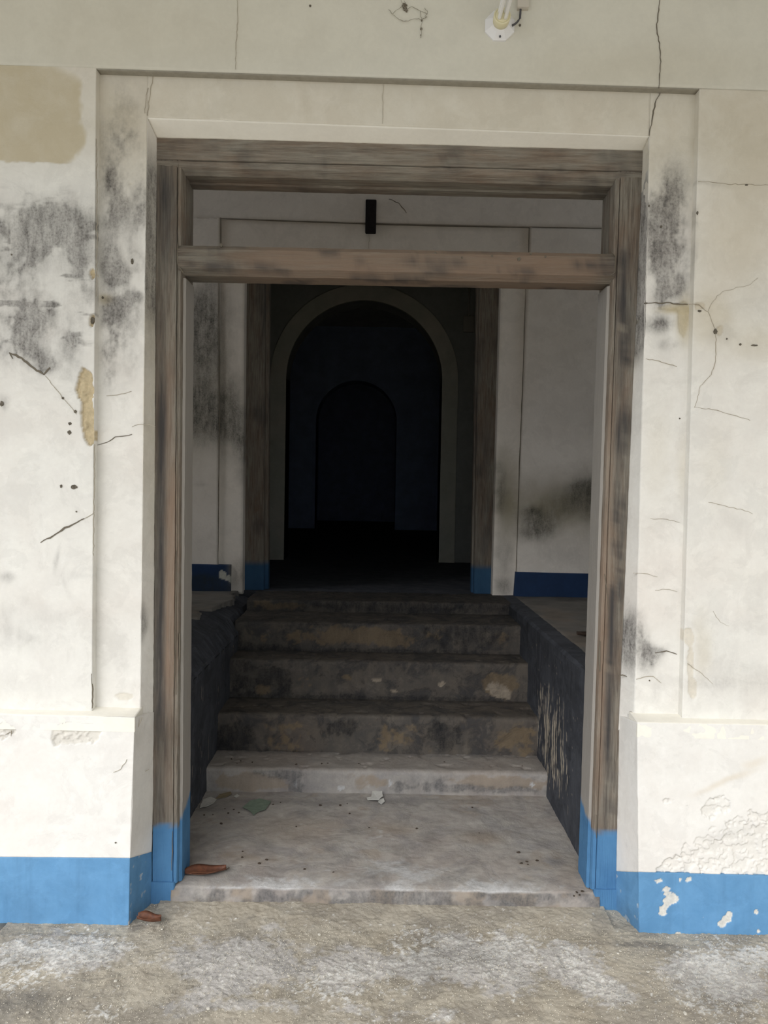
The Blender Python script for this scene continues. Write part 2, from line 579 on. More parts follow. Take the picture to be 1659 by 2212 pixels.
# --- stains on the wall panels
def left_panel(P):
    st = blob_field(P, [
        (20, 520, 120, 70, .45), (90, 500, 90, 60, .55), (150, 470, 60, 40, .5), (60, 560, 60, 30, .5), (20, 640, 50, 90, .55), (90, 680, 45, 35, .8),
        (70, 668, 20, 20, .9), (100, 690, 18, 25, .9), (40, 730, 40, 60, .5, -40), (70, 775, 60, 25, .6, -30), (100, 800, 20, 12, .9), (150, 740, 22, 60, .4),
        (165, 660, 16, 70, .35, 25), (180, 600, 25, 50, .35), (60, 440, 60, 25, .25), (0, 770, 20, 50, .4), (0, 870, 14, 18, .7), (130, 560, 40, 30, .35),
        (160, 500, 60, 8, .6, 20), (60, 505, 90, 7, .6, -6), (20, 600, 50, 8, .6, 35), (150, 1270, 8, 30, .28, 15), (125, 1210, 6, 28, .28), (120, 1340, 70, 50, .24),
        (40, 1350, 60, 60, .2), (20, 1245, 20, 12, .35), (180, 1240, 28, 8, .3), (50, 1480, 50, 30, .12), (110, 1330, 30, 14, .3)], Y=Y_PANEL, warp=.03)
    tan = blob_field(P, [(30, 230, 190, 110, 1.4), (110, 310, 70, 45, .9), (0, 320, 60, 40, .8)], Y=Y_PANEL, warp=.02)
    cut = at(100, 352, Y_PANEL).z
    tan = sstep(tan, .35, .8) * sstep(P[:, 2] + (fbm(P, 30, 3, .6, 4) - .5) * .03, cut - .004, cut + .004) * .85
    tan *= 1 - sstep(P[:, 0] + (fbm(P, 18, 3, .6, 14) - .5) * .08, at(168, 250, Y_PANEL).x - .004, at(168, 250, Y_PANEL).x + .03) * .75
    pb = blob_field(P, [(184, 835, 20, 42, 1.3), (188, 905, 14, 40, 1.2), (192, 940, 9, 25, 1), (200, 690, 6, 16, 1.1), (200, 590, 7, 12, .8)], Y=Y_PANEL, warp=.015)
    pe = sstep(pb + (fbm(P, 45, 3, .6, 31) - .5) * .7, .46, .56)
    tan = np.maximum(tan, .32 * sstep(P[:, 2], at(100, 420, Y_PANEL).z, at(100, 250, Y_PANEL).z))
    lay = sstep(fbm(P, 35, 3, .6, 8), .45, .5)
    lip = sstep(tan, .2, .6) * .0015
    haze = blob_field(P, [(70, 560, 160, 140, .30), (60, 700, 130, 110, .26), (170, 620, 40, 160, .2)], Y=Y_PANEL, warp=.06)
    v = sstep(fbm(P * np.array([1, 1, .7]), 9, 5, .66, 201), .38, .64)
    v2 = sstep(fbm(P * np.array([.5, 1, 2.2]), 14, 4, .6, 203), .60, .68) * haze * 2.2
    st = (st * (.35 + 1.15 * v) + haze * (.4 + v) + v2) * (1 - pe)
    return np.stack([st, tan, pe], 1), pe * (.007 + .006 * lay) + lip


def right_panel(P):
    st = blob_field(P, [
        (1630, 640, 60, 60, .10), (1560, 1385, 60, 60, .10), (1620, 1470, 80, 50, .22, -15), (1560, 720, 30, 20, .2), (1590, 1120, 30, 30, .12),
        (1506, 470, 6, 20, .5), (1500, 560, 6, 40, .4), (1540, 1480, 60, 14, .2), (1508, 400, 60, 5, .25), (1640, 1320, 40, 60, .12)], Y=Y_PANEL, warp=.02)
    tan = blob_field(P, [(1600, 260, 200, 140, .55), (1530, 690, 50, 50, .30), (1640, 740, 60, 40, .3), (1560, 600, 120, 180, .25), (1545, 1010, 30, 90, .12),
                         (1520, 1400, 20, 70, .30), (1640, 480, 120, 140, .3)], Y=Y_PANEL, warp=.03)
    pb = blob_field(P, [(1487, 1375, 15, 20, 1), (1492, 1440, 10, 60, .8), (1500, 1490, 10, 24, .8), (1512, 660, 22, 12, .8), (1556, 716, 10, 14, .9),
                        (1600, 1450, 50, 60, .35)], Y=Y_PANEL, warp=.012)
    pe = sstep(pb + (fbm(P, 40, 3, .6, 33) - .5) * .7, .5, .6)
    return np.stack([st, tan, pe * .35], 1), pe * .004


def left_surr(P):
    st = blob_field(P, [
        (262, 360, 50, 100, .40), (240, 420, 28, 80, .5), (270, 470, 40, 50, .35), (240, 560, 26, 50, .8), (255, 590, 24, 30, .8), (300, 560, 16, 50, .5),
        (262, 690, 40, 60, .75), (250, 660, 36, 18, .8), (290, 640, 24, 16, .7), (240, 760, 26, 70, .5), (290, 780, 24, 40, .3), (232, 830, 14, 30, .45),
        (270, 250, 50, 90, .25), (300, 480, 14, 90, .45), (265, 1400, 30, 70, .10), (226, 700, 12, 90, .4), (305, 430, 10, 60, .5)], Y=Y_SURR, warp=.025)
    st = st * (.4 + 1.1 * sstep(fbm(P * np.array([1, 1, .7]), 11, 5, .66, 205), .36, .62))
    tan = blob_field(P, [(262, 230, 80, 130, .35), (225, 640, 16, 12, .8), (260, 260, 80, 60, .2)], Y=Y_SURR)
    tan = np.maximum(tan, .42 * sstep(P[:, 2], 2.35, 2.72))
    pb = blob_field(P, [(268, 1508, 30, 12, .8), (280, 400, 30, 14, .5), (262, 600, 30, 20, .4)], Y=Y_SURR, warp=.012)
    pe = sstep(pb + (fbm(P, 45, 3, .6, 35) - .5) * .6, .5, .6)
    return np.stack([st, tan, pe * .3], 1), pe * .003


def right_surr(P):
    st = blob_field(P, [
        (1440, 470, 45, 90, .55), (1425, 560, 26, 90, .95), (1445, 620, 30, 30, .8), (1480, 560, 20, 80, .5), (1425, 700, 34, 20, .65), (1440, 400, 50, 60, .35),
        (1445, 745, 28, 14, .3), (1420, 640, 14, 26, .8), (1378, 1385, 22, 52, 1.5, 12), (1400, 1420, 26, 20, .8, 30), (1420, 1410, 24, 10, .55, 30),
        (1395, 1440, 14, 18, .6), (1420, 1500, 14, 30, .2), (1440, 520, 40, 110, .3)], Y=Y_SURR, warp=.016)
    st = st * (.4 + 1.1 * sstep(fbm(P * np.array([1, 1, .7]), 11, 5, .66, 205), .36, .62))
    tan = blob_field(P, [(1450, 270, 80, 90, .3), (1480, 690, 18, 50, .9), (1460, 670, 40, 8, .9), (1420, 980, 30, 100, .16), (1475, 1010, 14, 70, .2)], Y=Y_SURR, warp=.01)
    tan = np.maximum(tan, .42 * sstep(P[:, 2], 2.35, 2.72))
    pb = blob_field(P, [(1478, 690, 14, 46, .9), (1460, 664, 45, 7, .9)], Y=Y_SURR, warp=.01)
    pe = sstep(pb + (fbm(P, 45, 3, .6, 37) - .5) * .6, .5, .6)
    return np.stack([st, tan, pe * .5], 1), pe * .004


def frieze_m(P):
    tan = blob_field(P, [(200, 60, 500, 120, .22), (1400, 150, 300, 60, .2)], Y=Y_PANEL)
    st = blob_field(P, [(1085, 20, 60, 50, .10)], Y=Y_PANEL)
    return np.stack([st, tan, st * 0], 1), st * 0


BK = Vector((0, WALL_BACK - Y_PANEL, 0))
# upper wall (a shallow beam that runs over the recessed door surround)
z_far = 3.75
fl, fr = at(-70, 138, Y_PANEL), at(1730, 198, Y_PANEL)
slab('upper_wall', fl, fr, (fr.x, Y_PANEL, z_far), (fl.x, Y_PANEL, z_far), BK, .012, M['frieze'], wall, frieze_m, .001)
pl_b = at(199, 1540, Y_PANEL)
pr_b = at(1473, 1550, Y_PANEL)
pl_t = at(208, 143, Y_PANEL)
pr_t = at(1511, 191, Y_PANEL)
# side panels of the wall, left and right of the surround
slab('wall_panel', (fl.x, Y_PANEL, pl_b.z - .02), (pl_b.x, Y_PANEL, pl_b.z - .02), pl_t, (fl.x, Y_PANEL, fl.z), BK, .0042, M['wall'], wall, left_panel)
slab('wall_panel', (pr_b.x, Y_PANEL, pr_b.z - .02), (fr.x, Y_PANEL, pr_b.z - .02), (fr.x, Y_PANEL, fr.z), pr_t, BK, .0042, M['wall'], wall, right_panel)
# the wall runs on either side beyond what the photograph shows
for x0, x1 in ((-4.2, fl.x), (fr.x, 4.2)):
    box('wall_end', (x0, Y_PANEL, .70), (x1, WALL_BACK, z_far), M['wall'], wall)
    box('wall_end', (x0, Y_DADO, .0), (x1, WALL_BACK, .70), M['dado'], wall)

# door surround: a flat band sunk a little behind the panels
surr = tag(empty('trim_1'), kind='structure')
SB = Vector((0, WALL_BACK - Y_SURR, 0))
sl_i_t, sl_i_b = at(318, 254, Y_SURR), at(303, 1540, Y_SURR)
sr_i_t, sr_i_b = at(1403, 294, Y_SURR), at(1370, 1552, Y_SURR)
zt = 3.02
def up_to(b_, t_, z):
    return Vector((b_.x + (t_.x - b_.x) * (z - b_.z) / (t_.z - b_.z), Y_SURR, z))


slt, srt = up_to(sl_i_b, sl_i_t, zt + .02), up_to(sr_i_b, sr_i_t, zt)
slab('surround_side', (pl_b.x - .02, Y_SURR, sl_i_b.z - .03), (sl_i_b.x, Y_SURR, sl_i_b.z - .03), slt, (pl_t.x - .02, Y_SURR, zt + .02), SB, .0042,
     M['trim'], surr, left_surr)
slab('surround_side', (sr_i_b.x, Y_SURR, sr_i_b.z - .03), (pr_b.x + .02, Y_SURR, sr_i_b.z - .03), (pr_t.x + .02, Y_SURR, zt), srt, SB, .0042,
     M['trim'], surr, right_surr)


def top_surr(P):
    st = blob_field(P, [(262, 240, 45, 60, .22), (1450, 270, 50, 50, .15)], Y=Y_SURR)
    tan = blob_field(P, [(262, 200, 60, 60, .25), (1300, 230, 300, 60, .12)], Y=Y_SURR)
    return np.stack([st, np.maximum(tan, .42), st * 0], 1), st * 0


slab('surround_head', sl_i_t, sr_i_t, srt, slt, SB, .008, M['trim'], surr, top_surr, .001)
# thin dark board painted as the shade under the upper wall, above the surround
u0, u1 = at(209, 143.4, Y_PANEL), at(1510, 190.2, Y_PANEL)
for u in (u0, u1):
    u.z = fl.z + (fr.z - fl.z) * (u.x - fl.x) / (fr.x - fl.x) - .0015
slab('shade_strip', (u0.x, Y_PANEL + .001, u0.z - .0018), (u1.x, Y_PANEL + .001, u1.z - .0018), (u1.x, Y_SURR + .006, u1.z - .0018), (u0.x, Y_SURR + .006, u0.z - .0018),
     (0, 0, .006), .01, M['under_shade'], surr, None, 0)
# splayed reveals between surround and wooden frame
fo_lt, fo_lb = at(339, 299, Y_FRAME), at(332, 1545, Y_FRAME)
fo_rt, fo_rb = at(1389, 327, Y_FRAME), at(1336, 1560, Y_FRAME)
fo_lt2, fo_rt2 = fo_lt, fo_rt


def rev_l(P):
    st = blob_field(P, [(326, 500, 14, 120, 1.2), (328, 640, 14, 60, 1.0), (326, 400, 12, 60, .8), (322, 760, 12, 60, .3), (311, 1340, 6, 40, .9), (330, 560, 12, 40, .6)], Y=.11, warp=.01)
    tan = blob_field(P, [(322, 800, 30, 400, .35)], Y=.11)
    return np.stack([st, tan, st * 0], 1), st * 0


def rev_r(P):
    st = blob_field(P, [(1384, 560, 16, 110, 1.5), (1380, 660, 18, 90, 1.7), (1388, 440, 14, 90, .8), (1374, 740, 14, 40, .8), (1362, 1385, 20, 62, 1.5)], Y=.11, warp=.01)
    tan = blob_field(P, [(1370, 760, 16, 60, .3)], Y=.11)
    pb = blob_field(P, [(1390, 350, 14, 40, .6), (1375, 700, 12, 120, .5)], Y=.11, warp=.01)
    pe = sstep(pb + (fbm(P, 45, 3, .6, 39) - .5) * .8, .45, .55)
    return np.stack([st, tan, pe * .4], 1), pe * .006


slab('reveal', (sl_i_b.x, Y_SURR, sl_i_b.z - .03), (fo_lb.x, Y_FRAME, fo_lb.z - .03), fo_lt, sl_i_t, (-.08, 0.02, 0), .005, M['trim'], surr, rev_l)
slab('reveal', (fo_rb.x, Y_FRAME, fo_rb.z - .03), (sr_i_b.x, Y_SURR, sr_i_b.z - .03), sr_i_t, fo_rt, (.08, 0.02, 0), .005, M['trim'], surr, rev_r)
slab('reveal_head', sl_i_t, sr_i_t, fo_rt, fo_lt, (0, .02, .08), .008, M['soffit'], surr, None, .0012)


# --- dado (projecting lower wall) and the blue painted base
def dado_l(P):
    st = blob_field(P, [(170, 1610, 60, 14, .10), (20, 1590, 30, 30, .12), (250, 1640, 30, 40, .06)], Y=0, warp=.01)
    pb = blob_field(P, [(170, 1588, 62, 22, .95), (145, 1580, 30, 26, .7), (120, 1605, 14, 20, .5), (0, 1580, 40, 30, .75), (210, 1572, 30, 10, .6)], Y=0, warp=.014)
    pe = sstep(pb + (fbm(P, 40, 4, .6, 41) - .5) * .8, .5, .58)
    return np.stack([st, pe * .15, pe * .55], 1), pe * (.003 + .005 * sstep(fbm(P, 50, 3, .6, 8), .45, .52))


def dado_r(P):
    st = blob_field(P, [(1560, 1800, 60, 20, .10), (1400, 1820, 30, 90, .05)], Y=0, warp=.01)
    tan = blob_field(P, [(1570, 1690, 70, 8, .5, 22), (1630, 1650, 30, 10, .4, 20)], Y=0, warp=.015)
    pb = blob_field(P, [(1560, 1850, 130, 45, .85), (1640, 1810, 90, 70, .8), (1450, 1880, 30, 22, .8), (1440, 1730, 18, 12, .7), (1560, 1740, 24, 22, .7),
                        (1500, 1760, 40, 30, .45), (1620, 1890, 60, 16, .8), (1530, 1745, 14, 20, .5)], Y=0, warp=.014)
    pe = sstep(pb + (fbm(P, 34, 4, .6, 43) - .5) * .95, .5, .56)
    lay = sstep(fbm(P, 60, 3, .6, 47), .46, .52)
    return np.stack([st, tan, pe * .30 * (.5 + .5 * lay)], 1), pe * (.003 + .004 * lay) * 1.0


def base_r(P):
    pb = blob_field(P, [(1440, 1922, 13, 9, .9), (1452, 1940, 17, 13, 1.1), (1446, 1945, 12, 8, .9), (1430, 1968, 9, 11, 1.1), (1570, 1985, 15, 12, 1.15, 30),
                        (1558, 1998, 9, 8, .9), (1465, 2024, 9, 14, .95), (1490, 1900, 10, 8, .9), (1424, 1902, 12, 7, .75), (1510, 2030, 6, 5, .8), (1350, 1955, 5, 12, .7),
                        (1635, 1970, 7, 7, .7), (1600, 2030, 14, 6, .7), (1440, 1957, 8, 6, .9), (1640, 2010, 5, 5, .8), (1520, 1980, 4, 4, .7), (1470, 1900, 4, 6, .8)], Y=0, warp=.006)
    pe = sstep(pb + (fbm(P, 90, 3, .6, 45) - .5) * 1.1, .52, .60)
    st = blob_field(P, [(1520, 2026, 30, 9, 1.0), (1500, 2036, 160, 5, .8), (1360, 2010, 20, 30, .5, 40)], Y=0, warp=.01)
    return np.stack([st, st * 0, pe], 1), pe * .0025


def base_l(P):
    st = blob_field(P, [(60, 1960, 60, 60, .22), (160, 2005, 160, 8, .35), (170, 1930, 50, 40, .15)], Y=0, warp=.02)
    pb = blob_field(P, [(70, 2012, 14, 4, .9), (282, 1990, 4, 14, .8), (90, 1930, 5, 6, .5)], Y=0, warp=.006)
    pe = sstep(pb + (fbm(P, 90, 3, .6, 45) - .5) * .9, .52, .6)
    return np.stack([st, st * 0, pe], 1), pe * .002


dl_t, dl_m, dl_b = at(291, 1550, 0), at(281, 1854, 0), at(278, 2014, 0)
dr_t, dr_m, dr_b = at(1377, 1561, 0), at(1379, 1884, 0), at(1381, 2038, 0)
rl_t, rl_m, rl_b = at(333, 1538, Y_FRAME), at(329, 1840, Y_FRAME), at(328, 1985, Y_FRAME)
rr_t, rr_m, rr_b = at(1338, 1545, Y_FRAME), at(1331, 1882, Y_FRAME), at(1329, 2005, Y_FRAME)
DB = Vector((0, WALL_BACK, 0))
dado1 = tag(empty('trim_2'), kind='structure')
dado2 = tag(empty('trim_3'), kind='structure')
xl0, xr0 = fl.x, fr.x
zl_m, zr_m = dl_m.z, dr_m.z
slab('dado_face', (xl0, 0, zl_m - .003), dl_m, dl_t, (xl0, 0, dl_t.z + .004), DB, .0036, M['dado'], dado1, dado_l)
slab('dado_face', dr_m, (xr0, 0, zr_m - .006), (xr0, 0, dr_t.z - .002), dr_t, DB, .0032, M['dado'], dado2, dado_r)


def dado_rev_l(P):
    st = blob_field(P, [(312, 1700, 20, 60, .12), (305, 1780, 20, 40, .15), (300, 1590, 20, 30, .2)], Y=.08, warp=.01)
    return np.stack([st, st * .6, st * 0], 1), st * 0


slab('dado_return', dl_m, rl_m, rl_t, dl_t, (-.06, .03, 0), .006, M['dado'], dado1, dado_rev_l)
slab('dado_return', rr_m, dr_m, dr_t, rr_t, (.06, .03, 0), .006, M['dado'], dado2, dado_rev_l)
# sloping ledge on top of the dado
for p, a, b, name in ((dado1, (xl0, 0, dl_t.z + .004), dl_t, 'l'), (dado2, dr_t, (xr0, 0, dr_t.z - .002), 'r')):
    a, b = Vector(a), Vector(b)
    up = Vector((0, Y_SURR + .012, .012))
    slab('dado_ledge', a, b, b + up, a + up, (0, .0, -.05), .008, M['soffit'], p, None, .002)  # paler material stands in for light caught by the ledge top

bs1 = tag(empty('baseboard_left'), kind='structure')
bs2 = tag(empty('baseboard_right'), kind='structure')
slab('painted_base', (xl0, -.001, -.03), (dl_b.x, -.001, -.03), dl_m + Vector((0, -.001, 0)), (xl0, -.001, zl_m - .003), (0, WALL_BACK, 0), .004, M['blue'], bs1, base_l)
slab('painted_base', (dr_b.x, -.001, -.03), (xr0, -.001, -.03), (xr0, -.001, zr_m - .006), dr_m + Vector((0, -.001, 0)), (0, WALL_BACK, 0), .003, M['blue'], bs2, base_r)


def bret(P):
    n = sstep(fbm(P, 24, 4, .6, 61), .62, .66)
    st = sstep(-P[:, 2], -.10, -.0) * .5
    return np.stack([st, n * 0, n * .5], 1), n * .001


slab('base_return', (dl_b.x, 0, -.03), (rl_b.x, Y_FRAME, -.03), rl_m, dl_m, (-.06, .03, 0), .004, M['blue'], bs1, bret)
slab('base_return', (rr_b.x, Y_FRAME, -.03), (dr_b.x, 0, -.03), dr_m, rr_m, (.06, .03, 0), .004, M['blue'], bs2, bret)

# --- cracks and knocks in the front wall
for pts, Y, w, par in (
    ([(512, 0), (515, 40), (511, 70), (510, 100), (509, 150)], Y_PANEL, 1.6, wall),
    ([(1425, 0), (1421, 30), (1418, 60), (1424, 95), (1427, 140), (1423, 190)], Y_PANEL, 3, wall),
    ([(1427, 196), (1415, 225), (1408, 260), (1402, 294)], Y_SURR, 3.4, surr),
    ([(330, 150), (328, 180), (322, 215), (318, 250)], Y_SURR, 2, surr),
    ([(320, 190), (314, 220), (313, 245)], Y_SURR, 1.2, surr),
    ([(827, 180), (827, 230), (826, 268)], Y_SURR, 1.3, surr),
    ([(20, 762), (40, 770), (60, 784), (80, 800), (94, 808), (108, 794)], Y_PANEL, 8, wall),
    ([(20, 762), (28, 775)], Y_PANEL, 3, wall),
    ([(98, 812), (120, 840), (140, 865), (165, 895)], Y_PANEL, 1.6, wall),
    ([(88, 1172), (115, 1158), (140, 1140), (158, 1132), (182, 1120)], Y_PANEL, 5.5, wall),
    ([(182, 1120), (204, 1107)], Y_PANEL, 1.2, wall),
    ([(208, 962), (235, 955), (250, 945), (285, 938)], Y_SURR, 2.2, surr),
    ([(285, 922), (298, 916), (320, 917), (336, 922)], Y_SURR, 1.2, surr),
    ([(230, 855), (262, 852), (284, 845)], Y_SURR, 1.3, surr),
    ([(1508, 392), (1540, 394), (1580, 398), (1659, 400)], Y_PANEL, 1.6, wall),
    ([(1400, 655), (1440, 654), (1470, 656), (1486, 657)], Y_SURR, 3, surr),
    ([(1488, 657), (1510, 658), (1530, 675), (1546, 715)], Y_PANEL, 1.7, wall),
    ([(1530, 672), (1540, 650), (1560, 630), (1590, 622), (1620, 615), (1637, 600)], Y_PANEL, 1.0, wall),
    ([(1546, 718), (1546, 780), (1535, 810), (1512, 835), (1505, 870), (1500, 880)], Y_PANEL, 1.5, wall),
    ([(1395, 775), (1430, 782), (1462, 792)], Y_SURR, 1.7, surr),
    ([(1500, 880), (1540, 884), (1580, 895), (1620, 908)], Y_PANEL, 1.1, wall),
    ([(1530, 1085), (1560, 1092), (1600, 1100), (1625, 1110)], Y_PANEL, 1.7, wall),
    ([(1405, 1120), (1440, 1122), (1468, 1128)], Y_SURR, 1.1, surr),
    ([(1368, 1238), (1400, 1240), (1420, 1246)], Y_SURR, 1.6, surr),
    ([(1415, 1275), (1445, 1272), (1463, 1278)], Y_SURR, 1.5, surr),
    ([(1337, 1459), (1352, 1459), (1362, 1466)], .12, 3.5, surr),
    ([(1374, 1467), (1390, 1462), (1410, 1460), (1428, 1475)], Y_SURR, 2, surr),
    ([(1415, 1410), (1440, 1406), (1462, 1413)], Y_SURR, 3, surr),
    ([(1485, 1433), (1515, 1455), (1540, 1478)], Y_PANEL, 1.3, wall),
    ([(1540, 1320), (1555, 1345), (1575, 1352)], Y_PANEL, .9, wall),
    ([(205, 960), (204, 1000), (203, 1100), (202, 1200)], Y_PANEL, 1.0, wall),
    ([(198, 1455), (200, 1490), (199, 1530)], Y_PANEL, 2.4, wall),
    ([(208, 640), (209, 560), (210, 420), (208, 300)], Y_PANEL, .6, wall),
    ([(245, 1668), (262, 1660), (274, 1640)], 0, 1.4, dado1),
    ([(10, 1588), (24, 1578), (24, 1590)], 0, 1.6, dado1),
    ([(306, 1550), (300, 1565), (296, 1580)], .03, 1.8, dado1),
    ([(300, 1675), (312, 1668), (322, 1662)], .09, 1.8, dado1),
):
    crack(pts, Y, w, par)
for px, py, rx, ry, Y, par in (
    (670, 13, 3, 3, Y_PANEL, wall), (1123, 55, 3.2, 3.2, Y_PANEL, wall), (151, 915, 5, 4, Y_PANEL, wall), (150, 934, 5, 6, Y_PANEL, wall),
    (160, 1052, 9, 6, Y_PANEL, wall), (163, 889, 4, 4, Y_PANEL, wall), (136, 860, 3, 4, Y_PANEL, wall), (4, 872, 5, 7, Y_PANEL, wall), (165, 1105, 2, 2, Y_PANEL, wall),
    (200, 692, 5, 10, Y_PANEL + .012, wall), (286, 565, 4, 8, Y_SURR, surr), (222, 643, 3, 4, Y_SURR, surr), (1506, 460, 3, 5, Y_PANEL, wall),
    (1511, 672, 5, 3, Y_PANEL, wall), (1545, 716, 5, 7, Y_PANEL, wall), (1599, 744, 3, 3, Y_PANEL, wall), (1570, 732, 2, 2, Y_PANEL, wall),
    (1630, 746, 9, 2, Y_PANEL, wall), (1428, 490, 3, 3, Y_SURR, surr), (1468, 904, 2, 2, Y_SURR, surr), (1403, 1530 - 60, 2, 2, Y_SURR, surr),
    (250, 1820, 2.5, 2, 0, dado1), (60, 1540, 2.5, 2.5, Y_PANEL, wall), (25, 550, 2, 2, Y_PANEL, wall), (234, 1534, 6, 2.5, Y_SURR, surr), (132, 1050, 3, 4, Y_PANEL, wall),
    (322, 152, 4, 3, Y_SURR, surr), (1402, 445, 2, 3, Y_SURR, surr), (1612, 400, 4, 2, Y_PANEL, wall), (1395, 655, 5, 2, Y_SURR, surr)):
    pit(px, py, rx, ry, Y, par)

# ================================================================== WOODEN DOOR FRAME
door = tag(empty('door_1'), kind='structure')
FD = .14                                                   # depth of the timbers
zfb = -.02
jl_t, jl_b = at(339, 320, Y_FRAME), at(329, 1975, Y_FRAME)
jr_t, jr_b = at(1388, 345, Y_FRAME), at(1329, 1998, Y_FRAME)
# inner edges of the posts' front face
il_t, il_b = at(394, 345, Y_FRAME), at(383, 1900, Y_FRAME)
ir_t, ir_b = at(1324, 375, Y_FRAME), at(1283, 1900, Y_FRAME)
z_head = at(860, 311, Y_FRAME).z
z_hin = at(860, 378, Y_FRAME).z


def jamb_mask(side):
    def fn(V):
        ztop = .285 + (fbm(V, 25, 3, .6, 71) - .5) * .03
        b = sstep(ztop - V[:, 2], -.004, .004)
        if side < 0:
            st = blob_field(V, [(345, 1200, 12, 300, .75), (342, 1460, 9, 110, .9), (350, 900, 14, 120, .5), (345, 700, 14, 80, .3), (350, 1600, 20, 120, .35),
                                (345, 1760, 18, 80, .35), (358, 500, 25, 90, .45), (355, 400, 22, 60, .5)], Y=Y_FRAME, warp=.006)
            tn = blob_field(V, [(362, 880, 7, 110, .7), (370, 1100, 10, 120, .9), (368, 1300, 12, 150, .9), (365, 1480, 12, 90, .6), (365, 1680, 12, 80, .5)], Y=Y_FRAME, warp=.004)
        else:
            st = blob_field(V, [(1345, 650, 14, 110, .75), (1352, 800, 12, 90, .75), (1345, 930, 14, 50, .7), (1342, 1050, 9, 110, .9), (1332, 1250, 10, 150, .9),
                                (1320, 1420, 12, 120, .95), (1315, 1560, 10, 120, .8), (1318, 1750, 16, 90, .45), (1350, 540, 14, 40, .4)], Y=Y_FRAME, warp=.006)
            st *= sstep(fbm(V * np.array([3, 1, .6]), 16, 4, .65, 77), .33, .55)
            tn = blob_field(V, [(1318, 1000, 10, 150, .5), (1305, 1300, 10, 200, .7), (1300, 1600, 10, 160, .5), (1355, 860, 12, 40, .3)], Y=Y_FRAME, warp=.004)
        return np.stack([st * 1.35, tn, b], 1), np.zeros((len(V), 3))
    return fn


def jamb(ot, ob, it, ib, s, fn):
    """upright post: flat outer face, groove, bead, then a chamfer into the rebate; s=+1 opening lies to +X"""
    w = abs(it.x - ot.x + ib.x - ob.x) / 2
    pr = [(0, 0), (.0, -.0), (w * .80, 0), (w * .82, .006), (w * .845, .0), (w * .96, .002), (w, .010), (w + .006, .034), (w + .006, FD), (0, FD)]
    pr = [(p[0] * s, p[1]) for p in pr]
    return profile_bar('jamb', pr, (ob.x, Y_FRAME, .07), (ot.x, Y_FRAME, z_head - .05), M['woodV'], door, .015, fn)


def lining(parent, ib, it, ob, s):
    w = abs(ib.x - ob.x + it.x - ob.x) / 2
    w = abs(it.x - (jl_t if s > 0 else jr_t).x + ib.x - ob.x) / 2
    pr = [(s * (w + .002), .018), (s * (w + .010), .026), (s * (w + .010), FD + .002), (s * (w + .002), FD + .002)]

    def fn(V):
        b = sstep(.30 + .05 * (V[:, 1] - Y_FRAME) / FD - V[:, 2] + (fbm(V, 25, 3, .6, 71) - .5) * .03, -.004, .004)
        return np.stack([b * 0, b * 0, b], 1), np.zeros((len(V), 3))
    top = jl_t if s > 0 else jr_t
    zb = at(384, 590, Y_FRAME).z - .012
    e = Vector((ob.x, Y_FRAME, .07)).lerp(Vector((top.x, Y_FRAME, z_head - .05)), (zb - .07) / (z_head - .12))
    return profile_bar('rebate_lining', pr, (ob.x, Y_FRAME, .066), e, M['woodP'], parent, .02, fn)


jl = jamb(jl_t, jl_b, il_t, il_b, 1, jamb_mask(-1))
jr = jamb(jr_t, jr_b, ir_t, ir_b, -1, jamb_mask(1))


lining(jl, il_b, il_t, jl_b, 1)
lining(jr, ir_b, ir_t, jr_b, -1)


def wear(V):
    st = sstep(fbm(V, 12, 4, .6, 81), .52, .7) * .6
    return np.stack([st, st * 0, st * 0], 1), np.zeros((len(V), 3))


def head_mask(V):
    st = sstep(fbm(V, 9, 4, .6, 83), .48, .75) * .55
    return np.stack([st, st * 0, st * 0], 1), np.zeros((len(V), 3))


hl, hr = at(339, 299, Y_FRAME), at(1389, 326, Y_FRAME)
hh = hl.z - at(339, 345, Y_FRAME).z          # face height down to the groove
hp = [(0, 0), (0, -hh), (.007, -hh - .003), (0, -hh - .006), (.004, -hh - .026), (.03, -hh - .044), (.09, -hh - .044), (.09, -hh - .052), (FD, -hh - .052), (FD, 0)]
profile_bar('header', hp, (hl.x, Y_FRAME - .003, hl.z + .002), (hr.x, Y_FRAME - .003, hr.z + .002), M['woodH'], door, .015, head_mask, up='X')


# plinth blocks, painted blue, at the foot of each post
def all_blue(V):
    o = np.ones(len(V))
    return np.stack([o * 0 + .12 * (V[:, 2] < .02), o * 0, o], 1), np.zeros((len(V), 3))


wl = il_b.x - jl_b.x
profile_bar('plinth_block', [(-.005, -.006), (wl - .012, -.006), (wl - .008, .0), (wl - .008, FD), (-.005, FD)], (jl_b.x, Y_FRAME, -.02), (jl_b.x, Y_FRAME, .075),
            M['woodV'], door, .02, all_blue)
wr = jr_b.x - ir_b.x
profile_bar('plinth_block', [(.005, -.006), (-wr + .004, -.006), (-wr, .0), (-wr, FD), (.005, FD)], (jr_b.x, Y_FRAME, -.03), (jr_b.x, Y_FRAME, .075),
            M['woodV'], door, .02, all_blue)

# transom bar with bevelled edges, let into the posts
Y_BAR = Y_FRAME - .012
bl_, br_ = at(384, 527, Y_BAR), at(1329, 546, Y_BAR)
bh = bl_.z - at(384, 590, Y_BAR).z


def bar_mask(V):
    st = sstep(fbm(V * np.array([.5, 1, 2]), 20, 4, .6, 85), .52, .72) * .7
    x = (V[:, 0] - bl_.x) / (br_.x - bl_.x)
    tn = sstep(x, .03, .25) * (1 - sstep(x, .93, 1)) * .8
    return np.stack([st, tn, st * 0], 1), np.zeros((len(V), 3))


